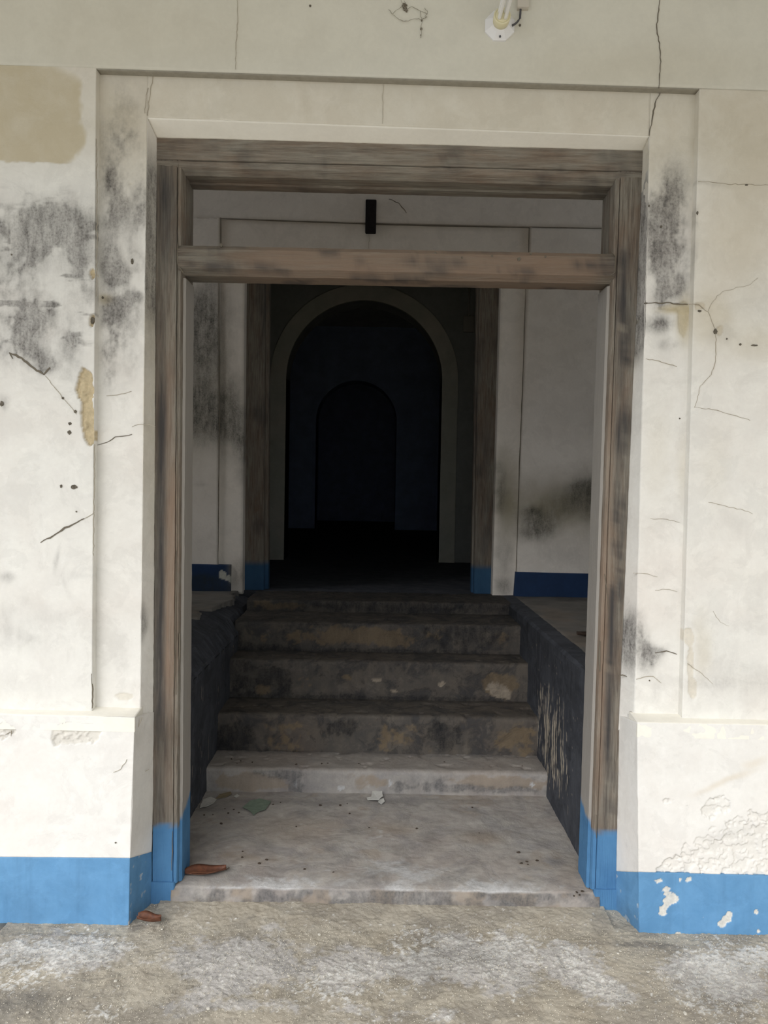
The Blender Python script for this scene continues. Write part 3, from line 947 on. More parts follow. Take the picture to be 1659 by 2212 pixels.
bp = [(.016, 0), (0, -.016), (0, -bh + .026), (.002, -bh + .020), (.030, -bh), (.12, -bh), (.12, 0)]
bar = profile_bar('transom_bar', bp, bl_, br_, M['woodB'], door, .012, bar_mask, up='X')
for px, py, r in ((478, 527, 4), (941, 546, 4.5), (1121, 557, 4.5), (1063, 550, 3), (998, 553, 2.5), (1178, 552, 2.5), (1147, 545, 2.5)):
    pit(px, py + 3, r, r * 1.2, Y_BAR + .004 if py < 548 else Y_BAR, bar, name='nail_hole')
# dark joints where the bar is housed in the posts
for pts in ([(384, 525), (383, 545), (384, 570), (396, 590)], [(1320, 543), (1329, 553), (1328, 588), (1318, 596)]):
    crack(pts, Y_BAR + .001, 2.6, bar, jit=.3, name='joint')
# splits in the posts
for pts, Y, w, par in (
    ([(388, 1368), (388, 1400), (387, 1425)], Y_FRAME, 4, jl), ([(381, 1190), (379, 1300), (378, 1390), (377, 1500)], Y_FRAME, 1.6, jl),
    ([(373, 1795), (372, 1840), (371, 1880)], Y_FRAME, 2.5, jl), ([(1296, 1385), (1295, 1420), (1296, 1450)], Y_FRAME, 5, jr),
    ([(1306, 1240), (1312, 1290), (1315, 1340)], Y_FRAME, 1.8, jr), ([(1288, 1760), (1288, 1810)], Y_FRAME, 1.6, jr),
    ([(385, 345), (384, 700), (383, 1100), (380, 1500)], Y_FRAME, 1.1, jl)):
    crack(pts, Y, w, par, jit=.6, name='split', step=20)


# ================================================================== FLOORS AND STAIR
def porch_m(P):
    n1 = fbm(P, 60, 4, .65, 91)
    n2 = fbm(P, 14, 4, .6, 93)
    n3 = fbm(P, 5, 5, .6, 97)
    wet = blob_field(P, [(520, 2080, 150, 70, 1.0), (770, 2090, 110, 55, .9), (1040, 2070, 170, 60, 1.0), (1270, 2110, 80, 60, 1.0),
                         (140, 2050, 190, 45, .8), (1560, 2110, 150, 70, .9), (460, 2180, 200, 25, .5), (850, 2200, 200, 20, .5)], Z=0, warp=.07)
    tan = sstep(wet + (n1 - .5) * .8 + (n2 - .5) * .8, .35, .65) * .85
    # worn pale topping, pitted
    pale = sstep(blob_field(P, [(150, 2045, 170, 40, .9), (900, 2060, 90, 50, .8), (1090, 2055, 120, 55, .8), (740, 2120, 120, 50, .7), (500, 2080, 120, 60, .45), (1270, 2110, 60, 60, .9),
                                (1600, 2070, 150, 45, .9), (1560, 2150, 130, 65, .75), (40, 2110, 90, 40, .7), (230, 2190, 60, 20, .6), (850, 2200, 220, 14, .4)], Z=0, warp=.07)
                 + (fbm(P, 85, 4, .7, 92) - .5) * 2.6 + (n2 - .5) * .6, .68, .78)
    st = blob_field(P, [(60, 2170, 140, 40, .7), (60, 2070, 60, 14, .4), (1000, 2070, 120, 14, .5), (1560, 2160, 100, 60, .55), (330, 2190, 60, 30, .4), (1650, 2100, 60, 50, .4),
                        (900, 2110, 60, 40, .35), (1400, 2042, 120, 6, .9), (150, 2018, 150, 4, .7), (300, 2000, 20, 10, .8), (640, 2120, 8, 50, .3), (1212, 2080, 6, 50, .6)], Z=0, warp=.02)
    off = -(n2 - .5) * .008 - (fbm(P, 110, 3, .65, 95) - .5) * .006 + pale * -.001
    # cement fillet that rises to the doorstep
    d = np.clip((P[:, 1] + .02) / .14, 0, 1) * (np.abs(P[:, 0] - .03) < .80)
    st = np.maximum(st, .6 * sstep(fbm(P, 100, 3, .7, 98), .60, .68) * sstep(wet, .2, .6)) + .25 * sstep(n3, .5, .7)
    return np.stack([st, tan * (1 - pale), pale * .85], 1), off - d * .012


def flr(name, lo, hi, z, res, m, parent, fn, thick=.2, rough=.002):
    return slab(name, (lo[0], lo[1], z), (hi[0], lo[1], z), (hi[0], hi[1], z), (lo[0], hi[1], z), (0, 0, -thick), res, m, parent, fn, rough)


porch = tag(empty('floor_porch'), kind='structure')
flr('paving', (-1.25, -.75), (1.4, .16), 0, .004, M['porch'], porch, porch_m)


def far_m(P):
    n = sstep(fbm(P, 6, 4, .6, 91), .45, .7)
    return np.stack([n * .3, n * .5, n * .2], 1), n * 0


flr('paving', (-4.2, -3.4), (4.2, -.75), 0, .05, M['porch'], porch, far_m)
flr('paving', (-4.2, -.75), (-1.25, .02), 0, .05, M['porch'], porch, far_m)
flr('paving', (1.4, -.75), (4.2, .02), 0, .05, M['porch'], porch, far_m)
tag(box('wall_added_right', (2.7, -3.4, 0), (2.9, .02, z_far), M['wall']), kind='structure')  # unseen wall, added to block light from the right
# the yard in front of the porch and an unseen added roof that dims the upper wall
yard = tag(box('ground', (-20, -24, -.6), (20, -3.4, -.45), flat('dry_yard_soil', (.42, .38, .30), .95, .1, .3, 3)), kind='structure')
roofm = flat('added_ceiling_paint', (.62, .60, .54), .9, .2, .1, 5)
tag(box('ceiling_added', (-4.4, -3.5, z_far), (4.4, WALL_BACK, z_far + .2), roofm), kind='structure')

stair = tag(empty('staircase', (0.0, 1.03, 0.0)), 'worn cement staircase of five grimy steps climbing between dark side walls inside the doorway', 'staircase')


def step_bar(name, x0, x1, prof, m, res, fn, parent=stair, rough=.002, squeeze=None):
    """solid step: closed (y,z) outline run along X in fine steps"""
    pr = []
    for i, p in enumerate(prof):
        q = prof[(i + 1) % len(prof)]
        k = max(1, int(math.dist(p, q) / res)) if i < len(prof) - 3 else 1
        for j in range(k):
            pr.append((p[0] + (q[0] - p[0]) * j / k, p[1] + (q[1] - p[1]) * j / k))
    n = int((x1 - x0) / res) + 1
    k = len(pr)
    xs = np.linspace(x0, x1, n)
    A = np.array(pr)
    P = np.zeros((n, k, 3))
    P[:, :, 0] = xs[:, None]
    P[:, :, 1] = A[None, :, 0]
    P[:, :, 2] = A[None, :, 1]
    P = P.reshape(-1, 3)
    if squeeze:
        fr_ = P[:, 1] < .30
        P[fr_, 0] = squeeze[0] + (P[fr_, 0] - x0) / (x1 - x0) * (squeeze[1] - squeeze[0])
    mask, off = fn(P)
    nz = (fbm(P, 12, 4, .6, 101) - .5) * rough * 5
    V = P.copy()
    V[:, 2] += nz - off
    V[:, 1] += nz + off * .6
    idx = np.arange(n * k).reshape(n, k)
    nx = np.roll(idx, -1, axis=1)
    q = np.stack([idx[:-1], nx[:-1], nx[1:], idx[1:]], -1).reshape(-1, 4)
    F = q.tolist() + [tuple(idx[0].tolist()), tuple(idx[-1].tolist()[::-1])]
    me = mesh_from(V, F, True)
    me.polygons.foreach_set('use_smooth', ((np.arange(len(q)) % k) < k - 3).tolist() + [False, False])
    set_mask(me, mask)
    return link(name, me, m, parent)


def land_m(P):
    pale = blob_field(P, [(600, 1905, 110, 22, .8), (480, 1925, 120, 12, .8), (860, 1880, 130, 22, .55), (1060, 1920, 120, 22, .8), (900, 1930, 150, 14, .6), (860, 1910, 60, 30, .4),
                          (760, 1800, 140, 26, .25)], Z=Z_LAND, warp=.03)
    n1 = fbm(P, 22, 4, .65, 111)
    pe = sstep(pale + (n1 - .5) * 1.7, .30, .85) * .85
    tan = blob_field(P, [(640, 1790, 120, 30, .5), (1040, 1810, 50, 14, .6), (850, 1790, 60, 14, .5), (1240, 1900, 40, 40, .5)], Z=Z_LAND, warp=.02)
    st = blob_field(P, [(800, 1888, 50, 12, .4), (930, 1810, 26, 30, .3), (1200, 1858, 22, 8, .6), (710, 1833, 16, 6, .5), (450, 1745, 60, 12, .6), (620, 1732, 260, 6, .45),
                        (1130, 1860, 16, 8, .5), (1250, 1935, 20, 16, .8), (400, 1880, 40, 60, .2), (1030, 1800, 40, 12, .25), (940, 1730, 200, 6, .4)], Z=Z_LAND, warp=.012)
    face = (P[:, 2] < Z_LAND - .012) & (P[:, 1] < .3)
    st = np.where(face, .8 * sstep(fbm(P, 16, 4, .65, 113), .35, .6) + .28, st)
    tan = np.where(face, .8 * sstep(fbm(P, 11, 4, .6, 115), .46, .58), tan)
    tan = np.maximum(tan, .5 * sstep(fbm(P, 7, 5, .65, 117), .55, .72))
    st = np.maximum(st, .40 * sstep(fbm(P, 9, 5, .68, 119), .54, .72))
    pe = np.where(face, 0, pe)
    chip = sstep(blob_field(P, [(1210, 1960, 26, 12, 1), (930, 1955, 20, 8, .8), (800, 1965, 30, 8, .8), (620, 1965, 20, 5, .6), (1110, 1955, 40, 7, .7)], Z=Z_LAND, warp=.01)
                 + (n1 - .5), .5, .6) * (P[:, 1] < .2)
    return np.stack([st, tan, pe], 1), chip * .010


XL, XR = -.80, .805
zL = Z_LAND
yb = Y_FRAME - .012
xa_, xb_ = jl_b.x + wl - .02, jr_b.x - wr + .02
landing = tag(empty('floor_landing'), kind='structure')
lo_ = step_bar('landing', XL - .02, XR + .02, [(yb, -.02), (yb, .03), (yb + .004, .045), (yb + .014, .057), (yb + .035, zL - .003), (yb + .07, zL), (1.06, zL), (1.06, -.05), (.7, -.05)],
               M['landing'], .006, land_m, landing, squeeze=(xa_, xb_))

DR = [3.68, 3.92, 4.22, 4.46, 4.85]
ZT = [1.5 - 1.323, 1.5 - 1.132, 1.5 - .925, 1.5 - .76, Z_HALL]


def riser_items(i):
    Y = DR[i] + CAM.y
    if i == 0:
        st = [(600, 1668, 60, 14, .9), (640, 1700, 22, 22, .9), (1080, 1705, 180, 10, .7), (950, 1690, 60, 30, .4), (700, 1720, 240, 5, .7), (860, 1700, 30, 20, .5)]
        tn = [(560, 1690, 60, 20, 1), (500, 1690, 50, 24, .6), (800, 1690, 60, 26, .5), (1080, 1690, 120, 14, 1)]
        pe = [(735, 1700, 8, 6, 1), (842, 1690, 5, 10, .9), (1150, 1695, 10, 10, .7), (640, 1690, 6, 10, .6)]
    elif i == 1:
        st = [(510, 1590, 50, 36, .9), (740, 1570, 60, 26, .75), (960, 1590, 50, 40, .85), (620, 1625, 80, 8, .7), (800, 1635, 300, 5, .6), (480, 1620, 30, 30, .6), (1080, 1580, 30, 20, .3)]
        tn = [(620, 1590, 70, 40, .5), (850, 1590, 60, 36, .55), (1110, 1600, 60, 36, .6)]
        pe = []
    elif i == 2:
        st = [(600, 1460, 30, 22, 1.2), (615, 1485, 16, 20, 1.3), (520, 1460, 60, 60, .6), (850, 1510, 320, 10, .8), (900, 1440, 120, 20, .4), (720, 1460, 60, 20, .3), (1040, 1460, 20, 30, .4)]
        tn = [(570, 1490, 16, 16, .7), (750, 1462, 14, 8, .8), (1080, 1480, 40, 30, .9), (660, 1470, 40, 20, .3)]
        pe = [(815, 1467, 14, 6, 1), (850, 1490, 10, 5, .8), (955, 1478, 10, 8, .9), (1070, 1490, 26, 18, .95), (1095, 1500, 16, 14, .8)]
    elif i == 3:
        st = [(700, 1340, 80, 14, 1), (560, 1400, 80, 14, .8), (1000, 1370, 120, 40, .7), (800, 1408, 300, 6, .8), (500, 1380, 30, 40, .7)]
        tn = [(760, 1375, 120, 24, .8), (850, 1385, 30, 16, .8), (590, 1370, 60, 20, .4), (950, 1370, 30, 14, .6), (1090, 1375, 20, 20, .5)]
        pe = [(1075, 1390, 8, 6, .5)]
    else:
        st = [(900, 1300, 260, 26, 1), (560, 1325, 60, 8, .7)]
        tn = [(620, 1310, 70, 9, .7), (560, 1295, 30, 12, .5)]
        pe = []
    return Y, st, tn, pe


for i in range(5):
    Yr, s_, t_, p_ = riser_items(i)
    z0 = zL if i == 0 else ZT[i - 1]
    z1 = ZT[i]
    Yn = (DR[i + 1] + CAM.y + .03) if i < 4 else 2.62

    def sm(P, i=i, Yr=Yr, s_=s_, t_=t_, p_=p_, z1=z1, z0=z0, Yn=Yn):
        st = blob_field(P, s_, Y=Yr, warp=.02)
        tn = blob_field(P, t_, Y=Yr, warp=.02)
        n = fbm(P, 45, 3, .6, 120 + i)
        pe = sstep((blob_field(P, p_, Y=Yr, warp=.01) if p_ else 0 * st) + (n - .5) * 1.0, .5, .6)
        st = np.maximum(st * .45, sstep(st + (fbm(P, 30, 4, .65, 126 + i) - .5) * 1.1, .38, .60) * np.clip(st * 1.5, 0, 1))
        tn = sstep(tn + (fbm(P, 26, 4, .65, 124 + i) - .5) * 1.2, .36, .55) * .85
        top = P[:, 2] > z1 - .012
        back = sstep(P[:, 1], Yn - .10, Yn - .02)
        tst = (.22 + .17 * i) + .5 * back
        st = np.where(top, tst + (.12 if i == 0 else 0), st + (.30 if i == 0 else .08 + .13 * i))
        tn = np.where(top, .25 if i == 0 else .05, tn)
        pe = np.where(top, 0, pe)
        dent = sstep(fbm(P, 18, 3, .6, 130 + i), .62, .72) * .006 * (P[:, 2] > z1 - .05)
        return np.stack([st, tn, pe], 1), dent + pe * .004
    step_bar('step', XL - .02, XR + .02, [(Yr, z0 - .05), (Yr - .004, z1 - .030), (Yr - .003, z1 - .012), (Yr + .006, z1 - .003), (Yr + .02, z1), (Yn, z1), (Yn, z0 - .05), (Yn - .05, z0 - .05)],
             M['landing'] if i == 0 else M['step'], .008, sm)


# side walls of the stair
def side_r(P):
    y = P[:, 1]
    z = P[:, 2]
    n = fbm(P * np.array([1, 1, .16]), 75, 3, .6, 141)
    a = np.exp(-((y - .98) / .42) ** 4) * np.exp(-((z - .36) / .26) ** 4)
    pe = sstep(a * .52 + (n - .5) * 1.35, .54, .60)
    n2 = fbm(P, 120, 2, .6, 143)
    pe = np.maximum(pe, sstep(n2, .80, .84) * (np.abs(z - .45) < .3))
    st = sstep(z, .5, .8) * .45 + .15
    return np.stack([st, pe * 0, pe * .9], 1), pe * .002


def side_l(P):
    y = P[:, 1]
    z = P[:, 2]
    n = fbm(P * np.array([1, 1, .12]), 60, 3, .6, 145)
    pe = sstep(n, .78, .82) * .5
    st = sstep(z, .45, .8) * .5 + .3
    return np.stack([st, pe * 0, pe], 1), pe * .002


# right: flat wall, then a dark rounded lip at hall-floor level
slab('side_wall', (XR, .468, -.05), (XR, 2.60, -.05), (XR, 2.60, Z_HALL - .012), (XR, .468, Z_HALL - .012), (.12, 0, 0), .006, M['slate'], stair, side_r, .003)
step_len = 2.24
lipR = [(XR + .0, Z_HALL - .012), (XR + .012, Z_HALL + .001), (XR + .085, Z_HALL + .004), (XR + .085, Z_HALL - .05), (XR, Z_HALL - .05)]


def lip(name, pr, y0, y1, m, ragged=0.0):
    n = 90
    V = []
    rr = random.Random(5)
    for i in range(n):
        y = y0 + (y1 - y0) * i / (n - 1)
        for j, (x, z) in enumerate(pr):
            e = ragged * (rr.random() - .5) if 1 <= j <= 2 else 0
            V.append((x + e, y, z + e * .15))
    k = len(pr)
    F = [(i * k + j, i * k + (j + 1) % k, (i + 1) * k + (j + 1) % k, (i + 1) * k + j) for i in range(n - 1) for j in range(k)]
    F += [tuple(range(k)), tuple((n - 1) * k + j for j in range(k))]
    me = mesh_from(V, F)
    set_mask(me, np.tile([.2, 0, 0], (len(V), 1)))
    return link(name, me, m, stair)


lip('side_lip', lipR, .468, 2.60, M['slate'], .004)
# left: wall with a broken, sloping shoulder
zs = .66
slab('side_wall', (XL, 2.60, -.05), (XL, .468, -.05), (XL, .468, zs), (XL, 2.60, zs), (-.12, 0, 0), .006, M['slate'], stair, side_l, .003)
lipL = [(XL, zs - .03), (XL - .004, zs + .02), (XL - .06, zs + .09), (XL - .14, Z_HALL - .02), (XL - .20, Z_HALL - .004), (XL - .20, zs - .03)]
lip('side_lip', lipL, .468, 2.60, M['slate'], .012)

# hall floor on both sides of the stair and beyond it
hall = tag(empty('floor_hall'), kind='structure')


def hall_m(P):
    n = fbm(P, 5, 4, .6, 151)
    st = sstep(n, .5, .75) * .5 + sstep(P[:, 1], 2.2, 2.6) * .4
    return np.stack([st, sstep(fbm(P, 3, 4, .6, 153), .5, .7) * .4, st * 0], 1), st * 0


def ragged_l(P):
    mk, off = hall_m(P)
    return mk, off


flr('floor_slab', (XR + .08, .45), (3.0, 2.60), Z_HALL, .03, M['hallfloor'], hall, hall_m, .12)
o = flr('floor_slab', (-3.0, .45), (XL - .17, 2.60), Z_HALL, .02, M['hallfloor'], hall, hall_m, .12)
# break the inner edge of the left slab
me = o.data
co = np.zeros(len(me.vertices) * 3)
me.vertices.foreach_get('co', co)
co = co.reshape(-1, 3)
edge = sstep(co[:, 0], XL - .30, XL - .17)
co[:, 0] += edge * ((fbm(co * np.array([0, 1, 0]), 7, 4, .6, 155) - .5) * .16 + .05 * sstep(co[:, 1], 1.9, 2.4))
me.vertices.foreach_set('co', co.ravel())
me.update()
box('footing', (-3.1, .47, -.2), (3.1, 14.6, -.06), M['hallfloor'], hall)
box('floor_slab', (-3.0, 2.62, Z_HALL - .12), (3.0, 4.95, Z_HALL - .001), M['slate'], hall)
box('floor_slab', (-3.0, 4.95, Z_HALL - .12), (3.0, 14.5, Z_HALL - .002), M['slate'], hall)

# ================================================================== HALL SHELL
HZ = 4.3
wl_ = tag(empty('wall_left'), kind='structure')
wr_ = tag(empty('wall_right'), kind='structure')
# unseen high opening added in each hall side wall, lets daylight fill the interior
for sx, par in ((-1, wl_), (1, wr_)):
    xa, xb = sorted((sx * 3.0, sx * 3.15))
    for lo, hi in (((.45, 0), (.9, HZ)), ((2.2, 0), (14.6, HZ)), ((.9, 0), (2.2, 2.9)), ((.9, 4.15), (2.2, HZ))):
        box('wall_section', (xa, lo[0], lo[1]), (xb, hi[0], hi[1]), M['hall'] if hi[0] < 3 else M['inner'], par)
tag(box('ceiling_hall', (-3.15, .45, HZ), (3.15, 14.6, HZ + .15), M['hall']), kind='structure')
# back of the front wall, around the opening
box('wall_core', (-.98, .30, -.05), (XL, .466, Z_HALL), M['slate'], wall)
box('wall_core', (XR, .30, -.05), (1.02, .466, Z_HALL), M['slate'], wall)
box('wall_core', (-3.15, .30, 0), (-.98, .46, HZ), M['hall'], wall)
box('wall_core', (1.02, .30, 0), (3.15, .46, HZ), M['hall'], wall)
box('wall_core', (-.98, .30, z_head + .03), (1.02, .46, HZ), M['hall'], wall)

YB = 2.55
wb = tag(empty('wall_back'), kind='structure')
TH = .30


def back_m(P):
    st = blob_field(P, [(440, 760, 60, 130, .8), (430, 900, 60, 60, .95), (500, 900, 30, 70, .9), (520, 950, 20, 40, .7), (450, 650, 40, 60, .4), (425, 1040, 14, 5, .3), (440, 700, 30, 80, .4),
                        (1165, 1135, 44, 32, 1.0, 10), (1250, 1075, 60, 34, .8, 15), (1270, 1060, 30, 40, .8), (1150, 1110, 26, 20, .6), (1275, 1120, 20, 20, .4),
                        (1220, 1200, 60, 26, .25), (1080, 1060, 12, 60, .7), (1090, 1200, 20, 60, .4), (530, 1000, 18, 60, .5)], Y=YB, warp=.05)
    tan = blob_field(P, [(1260, 1090, 90, 60, .6), (1150, 1100, 70, 60, .45), (430, 880, 90, 160, .35), (1090, 1060, 30, 100, .5), (1200, 700, 120, 120, .12)], Y=YB, warp=.05)
    # damp blackness low down near the floor, left
    st += blob_field(P, [(440, 1262, 60, 20, 1.2), (520, 1240, 20, 30, .6), (1090, 1270, 20, 20, .8)], Y=YB, warp=.04)
    return np.stack([st, tan, st * 0], 1), st * 0


def v3(p, y=None, z=None, x=None):
    return Vector((p.x if x is None else x, p.y if y is None else y, p.z if z is None else z))


# outline of the flat surround on the back wall (sunk 2 cm)
so_lt, so_lb = at(476, 470, YB), at(471, 1290, YB)
so_rt, so_rb = at(1144, 492, YB), at(1112, 1300, YB)
op_lt, op_lb = at(529, 560, YB + .02), at(524, 1290, YB + .02)
op_rt, op_rb = at(1083, 575, YB + .02), at(1063, 1300, YB + .02)
zf = Z_HALL - .02
D3 = Vector((0, TH, 0))
zbm = at(440, 1219, YB).z - .0
zbmr = at(1200, 1238, YB).z
slab('wall_panel', (-3.0, YB, zf), v3(so_lb, z=zf), so_lt, (-3.0, YB, so_lt.z), D3, .02, M['hall'], wb, back_m)
slab('wall_panel', v3(so_rb, z=zf), (3.0, YB, zf), (3.0, YB, so_rt.z), so_rt, D3, .02, M['hall'], wb, back_m)
slab('wall_head', (-3.0, YB, so_lt.z), (3.0, YB, so_rt.z - (3.0 - so_rt.x) * .0), (3.0, YB, HZ), (-3.0, YB, HZ), D3, .03, M['hall'], wb, back_m)
YS = YB + .02
slab('surround_side', (so_lb.x - .02, YS, zf), v3(op_lb, z=zf), op_lt, (so_lt.x - .02, YS, op_lt.z), D3, .02, M['hall_pale'], wb, back_m)
slab('surround_side', v3(op_rb, z=zf), (so_rb.x + .02, YS, zf), (so_rt.x + .02, YS, op_rt.z), op_rt, D3, .02, M['hall_pale'], wb, back_m)
slab('surround_head', (so_lt.x - .02, YS, op_lt.z), (so_rt.x + .02, YS, op_rt.z), (so_rt.x + .02, YS, so_rt.z + .05), (so_lt.x - .02, YS, so_lt.z + .02), D3, .03,
     M['hall_pale'], wb, back_m)
# shadow line at the edge of the surround, painted as thin dark strips
for pts in ([(477, 470), (477, 560)], [(476, 472), (640, 478), (800, 484), (960, 488), (1144, 492)], [(1143, 492), (1142, 545)], [(473, 600), (474, 900), (471, 1219)],
            [(1136, 612), (1130, 800), (1122, 1000), (1115, 1235)]):
    crack(pts, YB - .001, 4 if pts[0][1] < 500 and len(pts) > 3 else 2.6, wb, jit=.25, name='shadow_groove', step=24)
crack([(840, 430), (862, 440), (878, 460)], YB, 2, wb, 'webdark', name='scratch')
crack([(797, 505), (797, 540)], YB + .018, 1, wb, name='crack')

bb1 = tag(empty('baseboard_back'), kind='structure')


def navy_m(P):
    pb = blob_field(P, [(480, 1243, 9, 12, 1), (500, 1250, 14, 9, 1)], Y=YB, warp=.012)
    pe = sstep(pb + (fbm(P, 60, 3, .6, 161) - .5) * 1.2, .5, .6)
    st = blob_field(P, [(450, 1270, 70, 24, 1.3), (420, 1265, 40, 20, .9), (510, 1235, 12, 30, .6)], Y=YB, warp=.03)
    tn = blob_field(P, [(505, 1240, 12, 40, .9)], Y=YB, warp=.02)
    return np.stack([st * (1 - pe), tn * .4, pe], 1), pe * 0


slab('painted_base', (-3.0, YB - .006, zf), (at(498, 1280, YB).x, YB - .006, zf), (at(498, 1280, YB).x, YB - .006, zbm), (-3.0, YB - .006, zbm + .01), (0, .05, 0), .008, M['navy'], bb1, navy_m)
slab('painted_base', (so_rb.x - .01, YB - .006, zf), (3.0, YB - .006, zf), (3.0, YB - .006, zbmr - .01), (so_rb.x - .0, YB - .006, zbmr + .004), (0, .05, 0), .01, M['navy'], bb1, navy_m)

# wooden frame of the inner doorway
d2 = tag(empty('door_2'), kind='structure')
YF2 = YB + .10
a_t, a_b = at(541, 560, YF2), at(538, 1285, YF2)
b_t, b_b = at(570, 560, YF2), at(567, 1285, YF2)
c_t, c_b = at(1037, 560, YF2), at(1026, 1285, YF2)
e_t, e_b = at(1075, 560, YF2), at(1061, 1285, YF2)


def inner_jamb(V):
    b = sstep(.985 - V[:, 2], -.004, .004)
    st = sstep(fbm(V * np.array([1, 1, .4]), 10, 4, .6, 171), .5, .7) * .6
    return np.stack([st, st * 0, b], 1), np.zeros((len(V), 3))


w1 = b_b.x - a_b.x
w2 = e_b.x - c_b.x
zt2 = op_lt.z - .01
profile_bar('jamb', [(-.03, 0), (w1, 0), (w1 + .008, .01), (w1 + .008, .05), (w1 + .03, .055), (w1 + .03, .12), (-.03, .12)], (a_b.x, YF2, Z_HALL), (a_t.x, YF2, zt2), M['woodD'], d2, .04, inner_jamb)
profile_bar('jamb', [(.03, 0), (-w2, 0), (-w2 - .008, .01), (-w2 - .008, .05), (-w2 - .02, .055), (-w2 - .02, .12), (.03, .12)], (e_b.x, YF2, Z_HALL), (e_t.x, YF2, zt2), M['woodD'], d2, .04, inner_jamb)
profile_bar('header', [(0, 0), (0, -.10), (.12, -.10), (.12, 0)], (a_b.x - .03, YF2, zt2 + .06), (e_t.x + .03, YF2, zt2 + .06), M['woodD'], d2, .05, wear, up='X')


# --- walls with arches, deeper in the house
def arch_wall(name, Y, cx, r, zs_, thick, m, ring=None, ztop=HZ):
    """wall pierced by a round-headed opening; ring = width of a raised band round it"""
    par = tag(empty(name), kind='structure')
    n = 40
    pts = [(cx - r, Z_HALL - .05), (cx - r, zs_)] + [(cx - r * math.cos(math.pi * i / n), zs_ + r * math.sin(math.pi * i / n)) for i in range(1, n)] + [(cx + r, zs_), (cx + r, Z_HALL - .05)]
    V, F = [], []
    for y in (Y, Y + thick):
        V += [(x, y, z) for x, z in pts] + [(x, y, ztop) for x, z in pts]
    K = len(pts)
    for i in range(K - 1):
        if 0 < i < K - 2:
            F.append((i, i + 1, K + i + 1, K + i))
            F.append((2 * K + i, 2 * K + i + 1, 3 * K + i + 1, 3 * K + i))
        F.append((i, i + 1, 2 * K + i + 1, 2 * K + i))
    link('arched_wall', mesh_from(V, F), m, par)
    box('wall_strip', (-3.0, Y, Z_HALL - .05), (cx - r, Y + thick, ztop), m, par)
    box('wall_strip', (cx + r, Y, Z_HALL - .05), (3.0, Y + thick, ztop), m, par)
    if ring:
        R = r + ring
        V, F = [], []
        for y in (Y - .03, Y + .01):
            V += [(x, y, z) for x, z in pts]
            V += [(cx - R, y, Z_HALL - .05), (cx - R, y, zs_)] + [(cx - R * math.cos(math.pi * i / n), y, zs_ + R * math.sin(math.pi * i / n)) for i in range(1, n)] + \
                [(cx + R, y, zs_), (cx + R, y, Z_HALL - .05)]
        for i in range(K - 1):
            F.append((i, i + 1, K + i + 1, K + i))
            F.append((2 * K + i, 2 * K + i + 1, 3 * K + i + 1, 3 * K + i))
            F.append((i, i + 1, 2 * K + i + 1, 2 * K + i))
            F.append((K + i, K + i + 1, 3 * K + i + 1, 3 * K + i))
        F += [(0, K, 3 * K, 2 * K), (K - 1, 2 * K - 1, 4 * K - 1, 3 * K - 1)]
        me = mesh_from(V, F)
        mk = np.zeros((len(V), 3))
        set_mask(me, mk)
        link('arch_band', me, M['band'], par)
    return par


YA = 4.95
ctr = at(787, 815, YA)
ra = (at(955, 815, YA).x - at(619, 815, YA).x) / 2
rg = (at(985, 815, YA).x - at(581, 815, YA).x) / 2 - ra
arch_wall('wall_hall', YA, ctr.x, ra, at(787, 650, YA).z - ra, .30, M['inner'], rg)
box('painted_base', (-3.0, YA - .008, Z_HALL), (ctr.x - ra - rg, YA + .01, Z_HALL + .19), M['navy'], tag(empty('baseboard_hall'), kind='structure'))
YA2 = 11.0
c2 = at(770, 900, YA2)
r2 = (at(857, 900, YA2).x - at(683, 900, YA2).x) / 2
arch_wall('wall_inner', YA2, c2.x, r2, at(770, 822, YA2).z - r2, .5, M['deep'], None)
tag(box('wall_far', (-3.0, 14.5, Z_HALL - .1), (3.0, 14.6, HZ), M['deep']), kind='structure')

# ================================================================== THINGS
# lamp holder with a compact fluorescent bulb, on the upper wall
lc = at(1079, 58, Y_PANEL)
lamp = tag(empty('wall_lamp', lc), 'white eight-sided lamp holder with an unlit fluorescent tube bulb high on the wall', 'lamp')
lathe_y('base_plate', [(.053, 0), (.053, .008), (.034, .026), (.028, .030), (.026, .031)], lc, M['whitepl'], lamp, 8, math.pi / 8)
lathe_y('socket', [(.0265, .028), (.0275, .045), (.0285, .062), (.025, .066), (.023, .064)], lc, M['creampl'], lamp, 28)
bulb = lathe_y('bulb_cap', [(.022, .060), (.022, .064), (.020, .067)], lc, M['creampl'], lamp, 24)
for dx, dz in ((-.010, -.010), (.010, -.010), (-.010, .010), (.010, .010)):
    tube('bulb_tube', [lc + Vector((dx, -.062 - .013 * i, dz)) for i in range(11)], .0062, M['tube'], bulb, 12)
link_screw = lathe_y('screw', [(.0035, 0), (.0035, .003), (.001, .004)], lc + Vector((0, -.017, -.0425)), M['cable'], lamp, 10)
cp = at(1126, 24, Y_PANEL)
tube('cable', [lc + Vector((.040, -.018, -.006)), lc + Vector((.052, -.022, .0)), lc + Vector((.060, -.02, .010)), lc + Vector((.066, -.014, .022)), cp + Vector((-.004, -.010, 0)),
               cp + Vector((-.004, -.008, .03))], .0035, M['cable'], lamp)
tr = at(1128, 24, Y_PANEL)
tk = tag(empty('cable_trunking', tr), 'beige rectangular cable trunking running up the wall beside the lamp holder', 'trunking')
box('channel', (tr.x - .018, Y_PANEL - .016, tr.z), (tr.x + .018, Y_PANEL + .001, z_far), M['trunk'], tk, .001)
box('lid', (tr.x - .0195, Y_PANEL - .019, tr.z + .002), (tr.x + .0195, Y_PANEL - .0155, z_far), M['trunk'], tk, .0008)

